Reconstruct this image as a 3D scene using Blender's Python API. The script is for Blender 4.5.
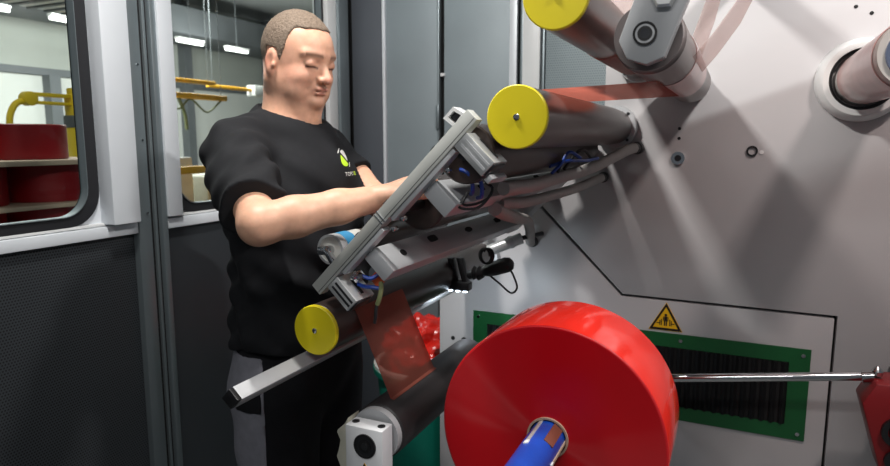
import bpy, bmesh, math, random
import numpy as np
from mathutils import Vector, Matrix
from mathutils.bvhtree import BVHTree

for o in list(bpy.data.objects):
    bpy.data.objects.remove(o)
scene = bpy.context.scene
COL = scene.collection
random.seed(4)

# ------------------------------------------------------------------ camera
cam_d = bpy.data.cameras.new('camera')
cam = bpy.data.objects.new('camera', cam_d)
COL.objects.link(cam)
cam.location = (0, 0, 1.5)
cam.rotation_euler = (math.radians(90 - 8.27), 0, math.radians(24.67))
cam_d.sensor_width = 36
cam_d.lens = 640 / 890 * 36
cam_d.clip_start = 0.02
cam_d.dof.use_dof = True
cam_d.dof.focus_distance = 1.45
cam_d.dof.aperture_fstop = 5.0
scene.camera = cam

# ------------------------------------------------------------------ light
world = bpy.data.worlds.new('world')
scene.world = world
world.use_nodes = True
bg = world.node_tree.nodes['Background']
bg.inputs[0].default_value = (0.82, 0.9, 1.0, 1)
bg.inputs[1].default_value = 0.12


def area(name, loc, target, sx, sy, power, color=(1, 1, 1)):
    d = bpy.data.lights.new(name, 'AREA')
    d.shape = 'RECTANGLE'
    d.size, d.size_y = sx, sy
    d.energy = power
    d.color = color
    o = bpy.data.objects.new(name, d)
    COL.objects.link(o)
    o.location = loc
    o.rotation_euler = (Vector(target) - Vector(loc)).to_track_quat('-Z', 'Y').to_euler()
    return o


# strip lamps under the roof of the machine enclosure, then a front fill light
area('ceiling_and_fill_light', (-0.94, 0.95, 2.80), (-0.6, 1.5, 1.2), 0.22, 0.04, 33, (1, 0.97, 0.93))
area('ceiling_and_fill_light', (0.72, 0.95, 2.80), (0.2, 1.6, 1.3), 0.22, 0.04, 38, (1, 0.96, 0.93))
area('ceiling_and_fill_light', (-0.15, -0.7, 2.75), (-0.4, 1.4, 1.3), 1.2, 0.1, 15, (1, 0.98, 0.96))  # added fill for the front faces, stands for no fixture
for y_ in (6.5, 9.3):
    pl_ = bpy.data.lights.new('hall_lamp_light', 'POINT')
    pl_.energy, pl_.shadow_soft_size = 130, 0.25
    po_ = bpy.data.objects.new('hall_lamp_light', pl_)
    COL.objects.link(po_)
    po_.location = (-8.4, y_, 3.0)
# lamps of the hall beyond the windows
area('hall_lamp_light', (-7.0, 5.0, 3.5), (-8.0, 5.0, 0), 6.0, 1.0, 520, (0.97, 1.0, 0.97))
area('hall_lamp_light', (-3.4, 2.0, 3.4), (-3.4, 2.3, 0), 1.2, 1.2, 36, (0.97, 1.0, 0.97))

vs = scene.view_settings
vs.view_transform = 'Standard'
vs.look = 'None'
vs.exposure = 0.0
vs.gamma = 1.0
vs.use_curve_mapping = False


# ------------------------------------------------------------------ materials
def lin(c):
    return tuple(((x / 12.92) if x <= 0.04045 else ((x + 0.055) / 1.055) ** 2.4) for x in [v / 255 for v in c])


MATS = {}


def mat(name, rgb, rough=0.5, metal=0.0, var=0.06, scale=30, bump=0.0, bscale=None, spec=0.5, coat=0.0, stretch=None, emit=None):
    m = bpy.data.materials.new(name)
    m.use_nodes = True
    nt = m.node_tree
    N, L = nt.nodes, nt.links
    b = N['Principled BSDF']
    c = lin(rgb)
    b.inputs['Roughness'].default_value = rough
    b.inputs['Metallic'].default_value = metal
    b.inputs['Specular IOR Level'].default_value = spec
    b.inputs['Coat Weight'].default_value = coat
    tc = N.new('ShaderNodeTexCoord')
    mp = N.new('ShaderNodeMapping')
    L.new(tc.outputs['Object'], mp.inputs[0])
    if stretch:
        mp.inputs['Scale'].default_value = stretch
    no = N.new('ShaderNodeTexNoise')
    no.inputs['Scale'].default_value = scale
    no.inputs['Detail'].default_value = 5
    L.new(mp.outputs[0], no.inputs['Vector'])
    mx = N.new('ShaderNodeMix')
    mx.data_type = 'RGBA'
    mx.inputs[6].default_value = tuple(max(0, x * (1 - var * 2)) for x in c) + (1,)
    mx.inputs[7].default_value = tuple(min(1, x * (1 + var * 2)) for x in c) + (1,)
    L.new(no.outputs['Fac'], mx.inputs[0])
    L.new(mx.outputs[2], b.inputs['Base Color'])
    if bump:
        bn = N.new('ShaderNodeBump')
        bn.inputs['Strength'].default_value = bump
        bn.inputs['Distance'].default_value = 0.002
        n2 = N.new('ShaderNodeTexNoise')
        n2.inputs['Scale'].default_value = bscale or scale * 8
        L.new(mp.outputs[0], n2.inputs['Vector'])
        L.new(n2.outputs['Fac'], bn.inputs['Height'])
        L.new(bn.outputs[0], b.inputs['Normal'])
    if emit:
        b.inputs['Emission Color'].default_value = c + (1,)
        b.inputs['Emission Strength'].default_value = emit
    MATS[name] = m
    return m


def perforated(name, rgb, hole, axes, pitch=0.008, rough=0.45, metal=0.3):
    """sheet metal with a staggered grid of small punched holes; axes = which object coords span the sheet"""
    m = mat(name, rgb, rough, metal, 0.05, 6)
    nt = m.node_tree
    N, L = nt.nodes, nt.links
    b = N['Principled BSDF']
    tc = N.new('ShaderNodeTexCoord')
    sp = N.new('ShaderNodeSeparateXYZ')
    L.new(tc.outputs['Object'], sp.inputs[0])

    def mth(op, a, b_=None):
        n = N.new('ShaderNodeMath')
        n.operation = op
        for i, v in enumerate((a, b_)):
            if v is None:
                continue
            if isinstance(v, (int, float)):
                n.inputs[i].default_value = v
            else:
                L.new(v, n.inputs[i])
        return n.outputs[0]
    u = mth('DIVIDE', sp.outputs[axes[0]], pitch)
    v = mth('DIVIDE', sp.outputs[axes[1]], pitch)
    row = mth('MODULO', mth('FLOOR', v), 2.0)
    u2 = mth('ADD', u, mth('MULTIPLY', row, 0.5))
    fu = mth('SUBTRACT', mth('FRACT', u2), 0.5)
    fv = mth('SUBTRACT', mth('FRACT', v), 0.5)
    r2 = mth('ADD', mth('MULTIPLY', fu, fu), mth('MULTIPLY', fv, fv))
    msk = mth('LESS_THAN', r2, 0.09)
    old = b.inputs['Base Color'].links[0].from_socket
    mx = N.new('ShaderNodeMix')
    mx.data_type = 'RGBA'
    L.new(msk, mx.inputs[0])
    L.new(old, mx.inputs[6])
    mx.inputs[7].default_value = lin(hole) + (1,)
    L.new(mx.outputs[2], b.inputs['Base Color'])
    return m


def attr_mat(name, rough=0.5, bump=0.1, bscale=300, var=0.08, vscale=60, sss=0.0, spec=0.4):
    """material whose base colour is the mesh's own colour attribute with fine mottling"""
    m = bpy.data.materials.new(name)
    m.use_nodes = True
    nt = m.node_tree
    N, L = nt.nodes, nt.links
    b = N['Principled BSDF']
    b.inputs['Roughness'].default_value = rough
    b.inputs['Specular IOR Level'].default_value = spec
    if sss:
        b.inputs['Subsurface Weight'].default_value = sss
        b.inputs['Subsurface Radius'].default_value = (0.01, 0.004, 0.002)
        b.inputs['Subsurface Scale'].default_value = 0.4
    at = N.new('ShaderNodeAttribute')
    at.attribute_name = 'Col'
    tc = N.new('ShaderNodeTexCoord')
    no = N.new('ShaderNodeTexNoise')
    no.inputs['Scale'].default_value = vscale
    no.inputs['Detail'].default_value = 6
    L.new(tc.outputs['Object'], no.inputs['Vector'])
    rp = N.new('ShaderNodeMapRange')
    rp.inputs[3].default_value = 1 - var * 2
    rp.inputs[4].default_value = 1 + var * 2
    L.new(no.outputs['Fac'], rp.inputs[0])
    mu = N.new('ShaderNodeVectorMath')
    mu.operation = 'SCALE'
    L.new(at.outputs['Color'], mu.inputs[0])
    L.new(rp.outputs[0], mu.inputs['Scale'])
    L.new(mu.outputs[0], b.inputs['Base Color'])
    bn = N.new('ShaderNodeBump')
    bn.inputs['Strength'].default_value = bump
    bn.inputs['Distance'].default_value = 0.001
    n2 = N.new('ShaderNodeTexNoise')
    n2.inputs['Scale'].default_value = bscale
    L.new(tc.outputs['Object'], n2.inputs['Vector'])
    L.new(n2.outputs['Fac'], bn.inputs['Height'])
    L.new(bn.outputs[0], b.inputs['Normal'])
    MATS[name] = m
    return m


def sheer(name, rgb, alpha, rough=0.25):
    m = mat(name, rgb, rough, 0, 0.12, 14)
    nt = m.node_tree
    N, L = nt.nodes, nt.links
    b = N['Principled BSDF']
    out = N['Material Output']
    tr = N.new('ShaderNodeBsdfTransparent')
    c = lin(rgb)
    tr.inputs[0].default_value = tuple(math.sqrt(0.25 + 0.75 * x) for x in c) + (1,)     # two faces share the tint
    mx = N.new('ShaderNodeMixShader')
    mx.inputs[0].default_value = alpha
    L.new(tr.outputs[0], mx.inputs[1])
    tl = N.new('ShaderNodeBsdfTranslucent')
    tl.inputs[0].default_value = c + (1,)
    m2 = N.new('ShaderNodeMixShader')
    m2.inputs[0].default_value = 0.65
    L.new(b.outputs[0], m2.inputs[1])
    L.new(tl.outputs[0], m2.inputs[2])
    L.new(m2.outputs[0], mx.inputs[2])
    L.new(mx.outputs[0], out.inputs[0])
    return m


def glass(name):
    m = bpy.data.materials.new(name)
    m.use_nodes = True
    nt = m.node_tree
    N, L = nt.nodes, nt.links
    for n in list(N):
        if n.type == 'BSDF_PRINCIPLED':
            N.remove(n)
    out = N['Material Output']
    tr = N.new('ShaderNodeBsdfTransparent')
    tr.inputs[0].default_value = (0.86, 0.89, 0.88, 1)
    gl = N.new('ShaderNodeBsdfGlossy')
    gl.inputs['Roughness'].default_value = 0.02
    fr = N.new('ShaderNodeFresnel')
    fr.inputs[0].default_value = 1.35
    mx = N.new('ShaderNodeMixShader')
    ge = N.new('ShaderNodeNewGeometry')
    inv = N.new('ShaderNodeMath'); inv.operation = 'SUBTRACT'; inv.inputs[0].default_value = 1.0
    L.new(ge.outputs['Backfacing'], inv.inputs[1])
    ml = N.new('ShaderNodeMath'); ml.operation = 'MULTIPLY'
    L.new(fr.outputs[0], ml.inputs[0]); L.new(inv.outputs[0], ml.inputs[1])
    L.new(ml.outputs[0], mx.inputs[0])
    L.new(tr.outputs[0], mx.inputs[1])
    L.new(gl.outputs[0], mx.inputs[2])
    L.new(mx.outputs[0], out.inputs[0])
    MATS[name] = m
    return m


mat('panel_paint', (180, 178, 179), 0.42, 0.0, 0.03, 3, 0.05, 500)
mat('frame_light', (212, 217, 222), 0.4, 0.1, 0.03, 8)
mat('frame_white', (214, 216, 216), 0.4, 0.0, 0.02, 8)
mat('trim_grey', (128, 138, 142), 0.35, 0.6, 0.04, 8)
mat('rubber', (22, 23, 27), 0.55, 0.0, 0.1, 40)
mat('black_gap', (10, 10, 12), 0.8)
perforated('door_perforated', (62, 66, 70), (18, 19, 21), (1, 2), 0.0085)
mat('door_dark', (58, 62, 66), 0.45, 0.3, 0.05, 8)
perforated('cabinet_perforated', (140, 152, 156), (112, 124, 128), (0, 2), 0.010, 0.5, 0.15)
mat('cabinet_grey', (136, 147, 152), 0.5, 0.15, 0.05, 5, 0.1, 60)
mat('cabinet_dark', (84, 89, 96), 0.5, 0.1, 0.04, 5)
mat('floor_paint', (95, 98, 98), 0.45, 0, 0.12, 4)
mat('yellow_cap', (226, 208, 22), 0.42, 0, 0.03, 20)
mat('roller_brown', (84, 71, 69), 0.3, 0.35, 0.08, 10, 0, None, 0.5, 0, (1, 30, 1))
mat('roller_dark', (58, 47, 44), 0.38, 0.2, 0.08, 10)
mat('roller_grey', (112, 104, 103), 0.35, 0.3, 0.06, 12)
mat('rubber_roller', (40, 37, 38), 0.42, 0, 0.12, 10)
mat('aluminium', (196, 198, 198), 0.34, 0.5, 0.06, 12, 0, None, 0.5, 0, (3, 40, 3))
mat('alu_flat', (184, 186, 188), 0.42, 0.2, 0.05, 20)
mat('bar_grey', (184, 186, 181), 0.42, 0.2, 0.05, 25)
mat('arm_paint', (182, 184, 186), 0.42, 0.1, 0.04, 14)
mat('chrome', (205, 206, 208), 0.15, 1.0, 0.03, 20)
mat('steel_dark', (70, 71, 74), 0.3, 0.8, 0.08, 40)
mat('black_plastic', (20, 20, 22), 0.4, 0, 0.1, 40)
mat('white_plastic', (226, 227, 226), 0.4, 0, 0.02, 20)
mat('white_block', (206, 208, 210), 0.4, 0.05, 0.04, 20)
mat('cream', (190, 188, 172), 0.6, 0, 0.06, 20)
mat('blue_tube', (22, 66, 160), 0.35, 0, 0.05, 20)
mat('blue_shaft', (22, 70, 168), 0.3, 0.1, 0.12, 20, 0.1, 120)
mat('blue_band', (64, 150, 200), 0.4, 0, 0.05, 20)
mat('orange', (214, 92, 44), 0.5)
mat('olive', (120, 126, 84), 0.6)
mat('film_side', (190, 3, 18), 0.3, 0, 0.03, 12, 0, None, 0.5)
fs_ = MATS['film_side']
tn = fs_.node_tree.nodes.new('ShaderNodeTangent')
tn.direction_type = 'RADIAL'
tn.axis = 'Y'
fs_.node_tree.links.new(tn.outputs[0], fs_.node_tree.nodes['Principled BSDF'].inputs['Tangent'])
fs_.node_tree.nodes['Principled BSDF'].inputs['Anisotropic'].default_value = 1.0
mat('film_rim', (236, 48, 36), 0.16, 0, 0.03, 20, 0, None, 0.6, 0.6)
mat('core_card', (176, 150, 130), 0.7, 0, 0.06, 40)
mat('shaft_tape', (110, 60, 46), 0.5, 0, 0.1, 40)
sheer('film_sheer', (218, 142, 124), 0.5)
sheer('film_sheer_pale', (228, 212, 208), 0.28)
sheer('film_pink', (222, 176, 170), 0.75)
mat('film_wrap', (204, 162, 158), 0.3, 0, 0.16, 9, 0, None, 0.5, 0.3)
mat('film_white', (214, 214, 208), 0.35, 0, 0.05, 9)
mat('vent_green', (20, 86, 44), 0.4, 0, 0.06, 20)
mat('vent_black', (20, 20, 22), 0.6, 0, 0.12, 30)
mat('sign_yellow', (238, 184, 20), 0.45)
mat('sign_black', (26, 18, 14), 0.5)
mat('conduit', (170, 166, 163), 0.5, 0, 0.06, 40)
mat('cable_black', (24, 24, 26), 0.5)
mat('red_paint', (120, 20, 24), 0.4, 0, 0.08, 20)
mat('red_bag', (226, 44, 34), 0.25, 0, 0.2, 12, 0.4, 30, 0.6)
mat('teal', (14, 124, 104), 0.5, 0, 0.08, 12)
mat('led', (220, 238, 255), 0.4, 0, 0, 5, emit=6)
mat('bluish_disc', (150, 165, 195), 0.25, 0.7, 0.05, 10)
# hall
mat('hall_wall', (176, 180, 172), 0.8, 0, 0.04, 2)
mat('hall_wall_low', (206, 208, 202), 0.8, 0, 0.03, 2)
mat('hall_steel', (104, 108, 110), 0.6, 0.2, 0.05, 4)
mat('hall_ceiling', (190, 193, 190), 0.8, 0, 0.05, 2)
mat('hall_roll', (150, 14, 24), 0.35, 0, 0.12, 3)
mat('board_wood', (226, 200, 176), 0.7, 0, 0.08, 10)
mat('crane_yellow', (232, 200, 40), 0.45, 0, 0.05, 10)
mat('beam_orange', (244, 180, 40), 0.45, 0, 0.05, 10)
mat('lamp_white', (255, 255, 250), 0.5, 0, 0, 5, emit=5)
mat('box_white', (222, 222, 218), 0.6, 0, 0.03, 10)
glass('window_glass')
# person
attr_mat('skin', 0.48, 0.12, 420, 0.10, 70, 0.15)
mat('shirt_black', (24, 25, 28), 0.85, 0, 0.12, 60, 0.25, 900, 0.25)
mat('trousers_black', (22, 22, 25), 0.85, 0, 0.15, 50, 0.3, 700, 0.2)
mat('trousers_grey', (124, 124, 132), 0.85, 0, 0.1, 50, 0.3, 700, 0.2)
mat('hair', (106, 93, 81), 0.7, 0, 0.75, 330, 1.0, 420, 0.2)
mat('logo_green', (176, 214, 40), 0.7)
mat('logo_white', (232, 232, 230), 0.7)
mat('shoe_leather', (30, 28, 27), 0.5, 0, 0.1, 30)


# ------------------------------------------------------------------ geometry helpers
def V3(*a):
    return np.array(a, float)


class MB:
    """collects shapes in world coordinates; build() links them as ONE mesh object"""

    def __init__(s):
        s.v, s.f = [], []

    def add(s, vs_, fs):
        n = len(s.v)
        s.v += [tuple(map(float, p)) for p in vs_]
        s.f += [tuple(i + n for i in f) for f in fs]
        return s

    def bm(s, bm_, M=None):
        bm_.verts.index_update()
        s.add([(M @ v.co if M else v.co) for v in bm_.verts], [[v.index for v in f.verts] for f in bm_.faces])
        bm_.free()
        return s

    def box(s, lo, hi, bev=0.0, M=None, seg=2):
        b = bmesh.new()
        bmesh.ops.create_cube(b, size=1)
        lo, hi = Vector(lo), Vector(hi)
        for v in b.verts:
            v.co = Vector([(lo[i] + hi[i]) / 2 + v.co[i] * (hi[i] - lo[i]) for i in range(3)])
        if bev:
            bmesh.ops.bevel(b, geom=b.edges[:], offset=bev, segments=seg, affect='EDGES', profile=0.5)
        return s.bm(b, M)

    def lathe(s, a, b_, prof, n=32, cap=True):
        """profile = [(distance along a->b in metres, radius)]"""
        a, b_ = V3(*a), V3(*b_)
        d = (b_ - a) / np.linalg.norm(b_ - a)
        h = V3(0, 0, 1) if abs(d[2]) < 0.9 else V3(1, 0, 0)
        e1 = np.cross(d, h); e1 /= np.linalg.norm(e1)
        e2 = np.cross(d, e1)
        vs_, fs = [], []
        for t, r in prof:
            for k in range(n):
                th = 2 * math.pi * k / n
                vs_.append(a + d * t + r * (math.cos(th) * e1 + math.sin(th) * e2))
        m = len(prof)
        for i in range(m - 1):
            for k in range(n):
                k2 = (k + 1) % n
                fs.append((i * n + k, i * n + k2, (i + 1) * n + k2, (i + 1) * n + k))
        if cap:
            fs.append(tuple(range(n - 1, -1, -1)))
            fs.append(tuple((m - 1) * n + k for k in range(n)))
        return s.add(vs_, fs)

    def cyl(s, a, b_, r, n=32, bev=0.0):
        L_ = float(np.linalg.norm(V3(*b_) - V3(*a)))
        if bev:
            return s.lathe(a, b_, [(0, r - bev), (bev * 0.3, r - bev * 0.3), (bev, r), (L_ - bev, r), (L_ - bev * 0.3, r - bev * 0.3), (L_, r - bev)], n)
        return s.lathe(a, b_, [(0, r), (L_, r)], n)

    def ring(s, a, b_, ro, ri, n=40):
        L_ = float(np.linalg.norm(V3(*b_) - V3(*a)))
        return s.lathe(a, b_, [(0, ri), (0, ro), (L_, ro), (L_, ri), (0, ri)], n, cap=False)

    def tube(s, pts, r, n=10, ripple=0.0, step=0.006, smooth=True):
        P = spline(pts, step) if smooth else [V3(*p) for p in pts]
        vs_, fs = [], []
        e1 = None
        for i, p in enumerate(P):
            d = P[min(i + 1, len(P) - 1)] - P[max(i - 1, 0)]
            d = d / np.linalg.norm(d)
            if e1 is None:
                h = V3(0, 0, 1) if abs(d[2]) < 0.9 else V3(1, 0, 0)
                e1 = np.cross(d, h)
            e1 = e1 - d * (e1 @ d); e1 /= np.linalg.norm(e1)
            e2 = np.cross(d, e1)
            rr = r + (ripple if i % 2 else -ripple)
            for k in range(n):
                th = 2 * math.pi * k / n
                vs_.append(p + rr * (math.cos(th) * e1 + math.sin(th) * e2))
        for i in range(len(P) - 1):
            for k in range(n):
                k2 = (k + 1) % n
                fs.append((i * n + k, i * n + k2, (i + 1) * n + k2, (i + 1) * n + k))
        fs.append(tuple(range(n - 1, -1, -1)))
        fs.append(tuple((len(P) - 1) * n + k for k in range(n)))
        return s.add(vs_, fs)

    def prism(s, poly, off, bev=0.0):
        """poly: 3-D outline points, extruded by vector off"""
        b = bmesh.new()
        vs_ = [b.verts.new(p) for p in poly]
        f = b.faces.new(vs_)
        r = bmesh.ops.extrude_face_region(b, geom=[f])
        for g in r['geom']:
            if isinstance(g, bmesh.types.BMVert):
                g.co += Vector(off)
        bmesh.ops.recalc_face_normals(b, faces=b.faces[:])
        if bev:
            bmesh.ops.bevel(b, geom=b.edges[:], offset=bev, segments=2, affect='EDGES', profile=0.5)
        return s.bm(b)

    def frame(s, outer, inner, off):
        """flat ring between two outlines with equal point counts, extruded by off"""
        n = len(outer)
        off = V3(*off)
        vs_ = [V3(*p) for p in outer] + [V3(*p) for p in inner]
        vs_ += [p + off for p in vs_[:2 * n]]
        fs = []
        for k in range(n):
            k2 = (k + 1) % n
            fs += [(k, k2, n + k2, n + k), (2 * n + k2, 2 * n + k, 3 * n + k, 3 * n + k2),
                   (k2, k, 2 * n + k, 2 * n + k2), (n + k, n + k2, 3 * n + k2, 3 * n + k)]
        return s.add(vs_, fs)

    def build(s, name, m, parent=None, angle=35, solid=True):
        me = bpy.data.meshes.new(name)
        me.from_pydata(s.v, [], s.f)
        if solid:
            b = bmesh.new(); b.from_mesh(me)
            bmesh.ops.recalc_face_normals(b, faces=b.faces[:])
            b.to_mesh(me); b.free()
        return link(name, me, m, parent, angle)


def spline(pts, step):
    P = [V3(*p) for p in pts]
    P = [2 * P[0] - P[1]] + P + [2 * P[-1] - P[-2]]
    out = []
    for i in range(1, len(P) - 2):
        a, b, c, d = P[i - 1:i + 3]
        n = max(2, int(np.linalg.norm(c - b) / step))
        for k in range(n):
            t = k / n
            out.append(0.5 * ((2 * b) + (c - a) * t + (2 * a - 5 * b + 4 * c - d) * t * t + (3 * b - a - 3 * c + d) * t ** 3))
    out.append(P[-2])
    return out


def root_of(o):
    while o.parent:
        o = o.parent
    return o


def link(name, me, m, parent=None, angle=35):
    """mesh data comes in world coordinates; the origin of every part is the base of its thing"""
    o = bpy.data.objects.new(name, me)
    COL.objects.link(o)
    if isinstance(m, str):
        m = MATS[m]
    if m:
        me.materials.append(m)
    if angle is not None:
        me.shade_smooth()
        me.set_sharp_from_angle(angle=math.radians(angle))
    if parent is not None:
        loc = root_of(parent).location
        me.transform(Matrix.Translation(-loc))
        o.parent = parent
    return o


def thing(name, label, cat, loc, group=None):
    o = bpy.data.objects.new(name, None)
    o.empty_display_size = 0.05
    COL.objects.link(o)
    o.location = loc
    o['label'] = label
    o['category'] = cat
    if group:
        o['group'] = group
    return o


def tag(o, label, cat, group=None):
    o['label'] = label
    o['category'] = cat
    if group:
        o['group'] = group
    return o


def struct(name, label, loc=(0, 0, 0)):
    o = bpy.data.objects.new(name, None)
    o.empty_display_size = 0.05
    COL.objects.link(o)
    o.location = loc
    o['kind'] = 'structure'
    o['label'] = label
    return o


def disc_y(c, r, t, n=20):
    """short cylinder facing -Y, centre of the front face c, thickness t"""
    return MB().cyl(c, (c[0], c[1] + t, c[2]), r, n)


# ------------------------------------------------------------------ setting
XW = -1.80      # glazed doors of the enclosure
YP = 2.13       # machine panel
YB = 2.75       # cabinet wall

fl = MB().box((-12, -3, -0.1), (3.2, 14.2, 0.0)).build('floor', 'floor_paint')
fl['kind'] = 'structure'
fl['label'] = 'grey painted workshop floor under the machine'


def rrect(y0, y1, z0, z1, r, x, n=8):
    pts = []
    for cy, cz, a0 in ((y1 - r, z0 + r, -90), (y1 - r, z1 - r, 0), (y0 + r, z1 - r, 90), (y0 + r, z0 + r, 180)):
        for k in range(n + 1):
            a = math.radians(a0 + 90 * k / n)
            pts.append((x, cy + r * math.cos(a), cz + r * math.sin(a)))
    return pts


def rect_like(y0, y1, z0, z1, x, n=8):
    """square-cornered outline with the same point count as rrect"""
    pts = []
    for cy, cz in ((y1, z0), (y1, z1), (y0, z1), (y0, z0)):
        pts += [(x, cy, cz)] * (n + 1)
    return pts


def glazed_door(name, label, y0, y1, wy0, wy1, wz0, wz1, lower_mat, post_spans, proud=0.035, rail_z=(1.197, 1.245)):
    d = struct(name, label, (XW, (y0 + y1) / 2, 0))
    MB().frame(rect_like(y0, y1, rail_z[1] - 0.02, 2.75, XW - 0.05), rrect(wy0, wy1, wz0, wz1, 0.10, XW - 0.05), (0.05, 0, 0)).build('window_surround', 'frame_light', d)
    g = MB().frame(rrect(wy0 - 0.004, wy1 + 0.004, wz0 - 0.004, wz1 + 0.004, 0.104, XW - 0.02),
                   rrect(wy0 + 0.036, wy1 - 0.036, wz0 + 0.026, wz1 - 0.030, 0.085, XW - 0.02), (0.032, 0, 0)).build('window_gasket', 'rubber', d)
    MB().frame(rrect(wy0 + 0.036, wy1 - 0.036, wz0 + 0.026, wz1 - 0.030, 0.085, XW - 0.012),
               rrect(wy0 + 0.038, wy1 - 0.038, wz0 + 0.029, wz1 - 0.033, 0.083, XW - 0.012), (0.03, 0, 0)).build('gasket_lip', 'trim_grey', g)
    MB().prism(rrect(wy0 + 0.02, wy1 - 0.02, wz0 + 0.015, wz1 - 0.02, 0.09, XW - 0.012), (0.006, 0, 0)).build('pane', 'window_glass', d)
    MB().box((XW - 0.05, y0, rail_z[0]), (XW + 0.020, y1, rail_z[1] - 0.012), 0.003).build('rail', 'frame_light', d)
    MB().box((XW - 0.05, y0, rail_z[1] - 0.010), (XW + 0.012, y1, rail_z[1] - 0.001), 0.001).build('rail', 'frame_white', d)
    MB().box((XW - 0.05, y0, 0.08), (XW - 0.002, y1, rail_z[0])).build('lower_panel', lower_mat, d)
    MB().box((XW - 0.05, y0, 0.0), (XW + 0.01, y1, 0.08), 0.004).build('kick_plate', 'trim_grey', d)
    for a, b, m in post_spans:
        MB().box((XW - 0.05, a, rail_z[1] - 0.006), (XW + proud, b, 2.75), 0.004).build('post', m, d)
    return d


d1 = glazed_door('door_1', 'grey enclosure door with a rubber-edged window above a dark perforated panel', -1.2, 1.500,
                 -0.9, 1.340, 1.247, 2.65, 'door_perforated', [(1.352, 1.450, 'frame_light')], 0.06)
d2 = glazed_door('door_2', 'narrower enclosure door behind the man with a window above a plain dark panel', 1.565, 2.70,
                 1.612, 2.56, 1.247, 2.65, 'door_dark', [(1.584, 1.646, 'frame_light'), (2.55, 2.62, 'frame_white')])
t1 = struct('trim_1', 'dark rubber-sealed joint between the two glazed doors', (XW, 1.585, 0))
MB().box((XW - 0.05, 1.4675, 0), (XW + 0.022, 1.5205, 2.75), 0.003).build('edge_profile', 'trim_grey', t1)
MB().box((XW - 0.05, 1.5195, 0), (XW + 0.004, 1.5425, 2.75)).build('seal', 'black_gap', t1)
MB().box((XW - 0.05, 1.5415, 0), (XW + 0.014, 1.5525, 2.75), 0.002).build('edge_profile', 'trim_grey', t1)
MB().box((XW - 0.05, 1.5515, 0), (XW + 0.008, 1.5625, 2.75)).build('seal', 'black_gap', t1)
MB().box((XW - 0.05, 1.5615, 0), (XW + 0.026, 1.5855, 2.75), 0.003).build('edge_profile', 'trim_grey', t1)
for z in (1.26, 1.50, 1.74):
    MB().cyl((XW + 0.020, 1.504, z), (XW + 0.026, 1.504, z), 0.004, 10).build('screw', 'chrome', t1)
t2 = struct('trim_2', 'grey corner post between the window and the cabinet doors', (XW, 2.7, 0))
MB().box((XW - 0.05, 2.62, 0), (XW + 0.05, 2.70, 2.75), 0.004).build('post', 'trim_grey', t2)
MB().box((XW - 0.05, 2.70, 0), (XW + 0.02, 2.76, 2.75)).build('seal', 'black_gap', t2)

# cabinet doors in the back wall
wb = struct('wall_back', 'row of tall grey cabinet doors behind the web guide', (-1.0, YB, 0))


def cab(x0, x1, m, name='door_panel', yo=0.0):
    return MB().box((x0, YB + yo, 0.05), (x1, YB + 0.03 + yo, 2.75), 0.003).build(name, m, wb)


MB().box((-1.84, YB + 0.035, 0), (0.2, YB + 0.06, 2.75)).build('carcass', 'black_gap', wb)
cab(-1.765, -1.592, 'cabinet_dark')
cab(-1.590, -1.575, 'frame_light', 'edge_strip', -0.012)
cab(-1.573, -1.300, 'cabinet_grey')
cab(-1.299, -1.290, 'trim_grey', 'edge_strip', -0.008)
cab(-1.268, -0.952, 'cabinet_grey')
cab(-0.950, -0.915, 'frame_light', 'edge_strip', -0.010)
cab(-0.902, -0.885, 'trim_grey', 'edge_strip', -0.004)
cab(-0.883, -0.805, 'frame_white', 'post', -0.03)
cab(-0.803, -0.790, 'trim_grey', 'edge_strip', -0.01)
cab(-0.788, -0.10, 'cabinet_perforated')
MB().box((-1.282, YB - 0.012, 1.79), (-1.262, YB + 0.02, 1.805), 0.002).build('latch', 'frame_white', wb)
MB().box((-1.305, YB - 0.016, 1.55), (-1.288, YB + 0.0, 1.66), 0.004).build('hinge', 'trim_grey', wb)
MB().box((-1.84, YB, 0), (0.2, YB + 0.04, 0.05)).build('plinth', 'trim_grey', wb)

# ------------------------------------------------------------------ machine panel
mp = thing('machine_panel', 'large light grey steel side panel of the film winding machine', 'machine', (0.4, YP, 0))


def xz(pts, y):
    return [(x, y, z) for x, z in pts]


MB().prism(xz([(-0.665, 1.330), (-0.330, 0.995), (0.2855, 0.990), (0.2855, 0.0), (2.6, 0.0), (2.6, 2.75), (-0.41, 2.75), (-0.41, 1.555)], YP), (0, 0.04, 0), 0.001).build('upper_plate', 'panel_paint', mp)
MB().prism(xz([(-1.0, 0.0), (0.2775, 0.0), (0.2775, 0.981), (-0.334, 0.986), (-0.671, 1.322), (-1.0, 1.02)], YP), (0, 0.04, 0), 0.001).build('access_cover', 'panel_paint', mp)
MB().prism(xz([(-0.98, 0.0), (2.6, 0.0), (2.6, 2.7), (-0.39, 2.7), (-0.39, 1.55), (-0.66, 1.30), (-0.98, 1.0)], YP + 0.041), (0, 0.25, 0)).build('carcass', 'black_gap', mp)


def hole(x, z, r, m='black_gap'):
    return disc_y((x, YP - 0.0012, z), r, 0.004, 16).build('hole', m, mp)


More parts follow.
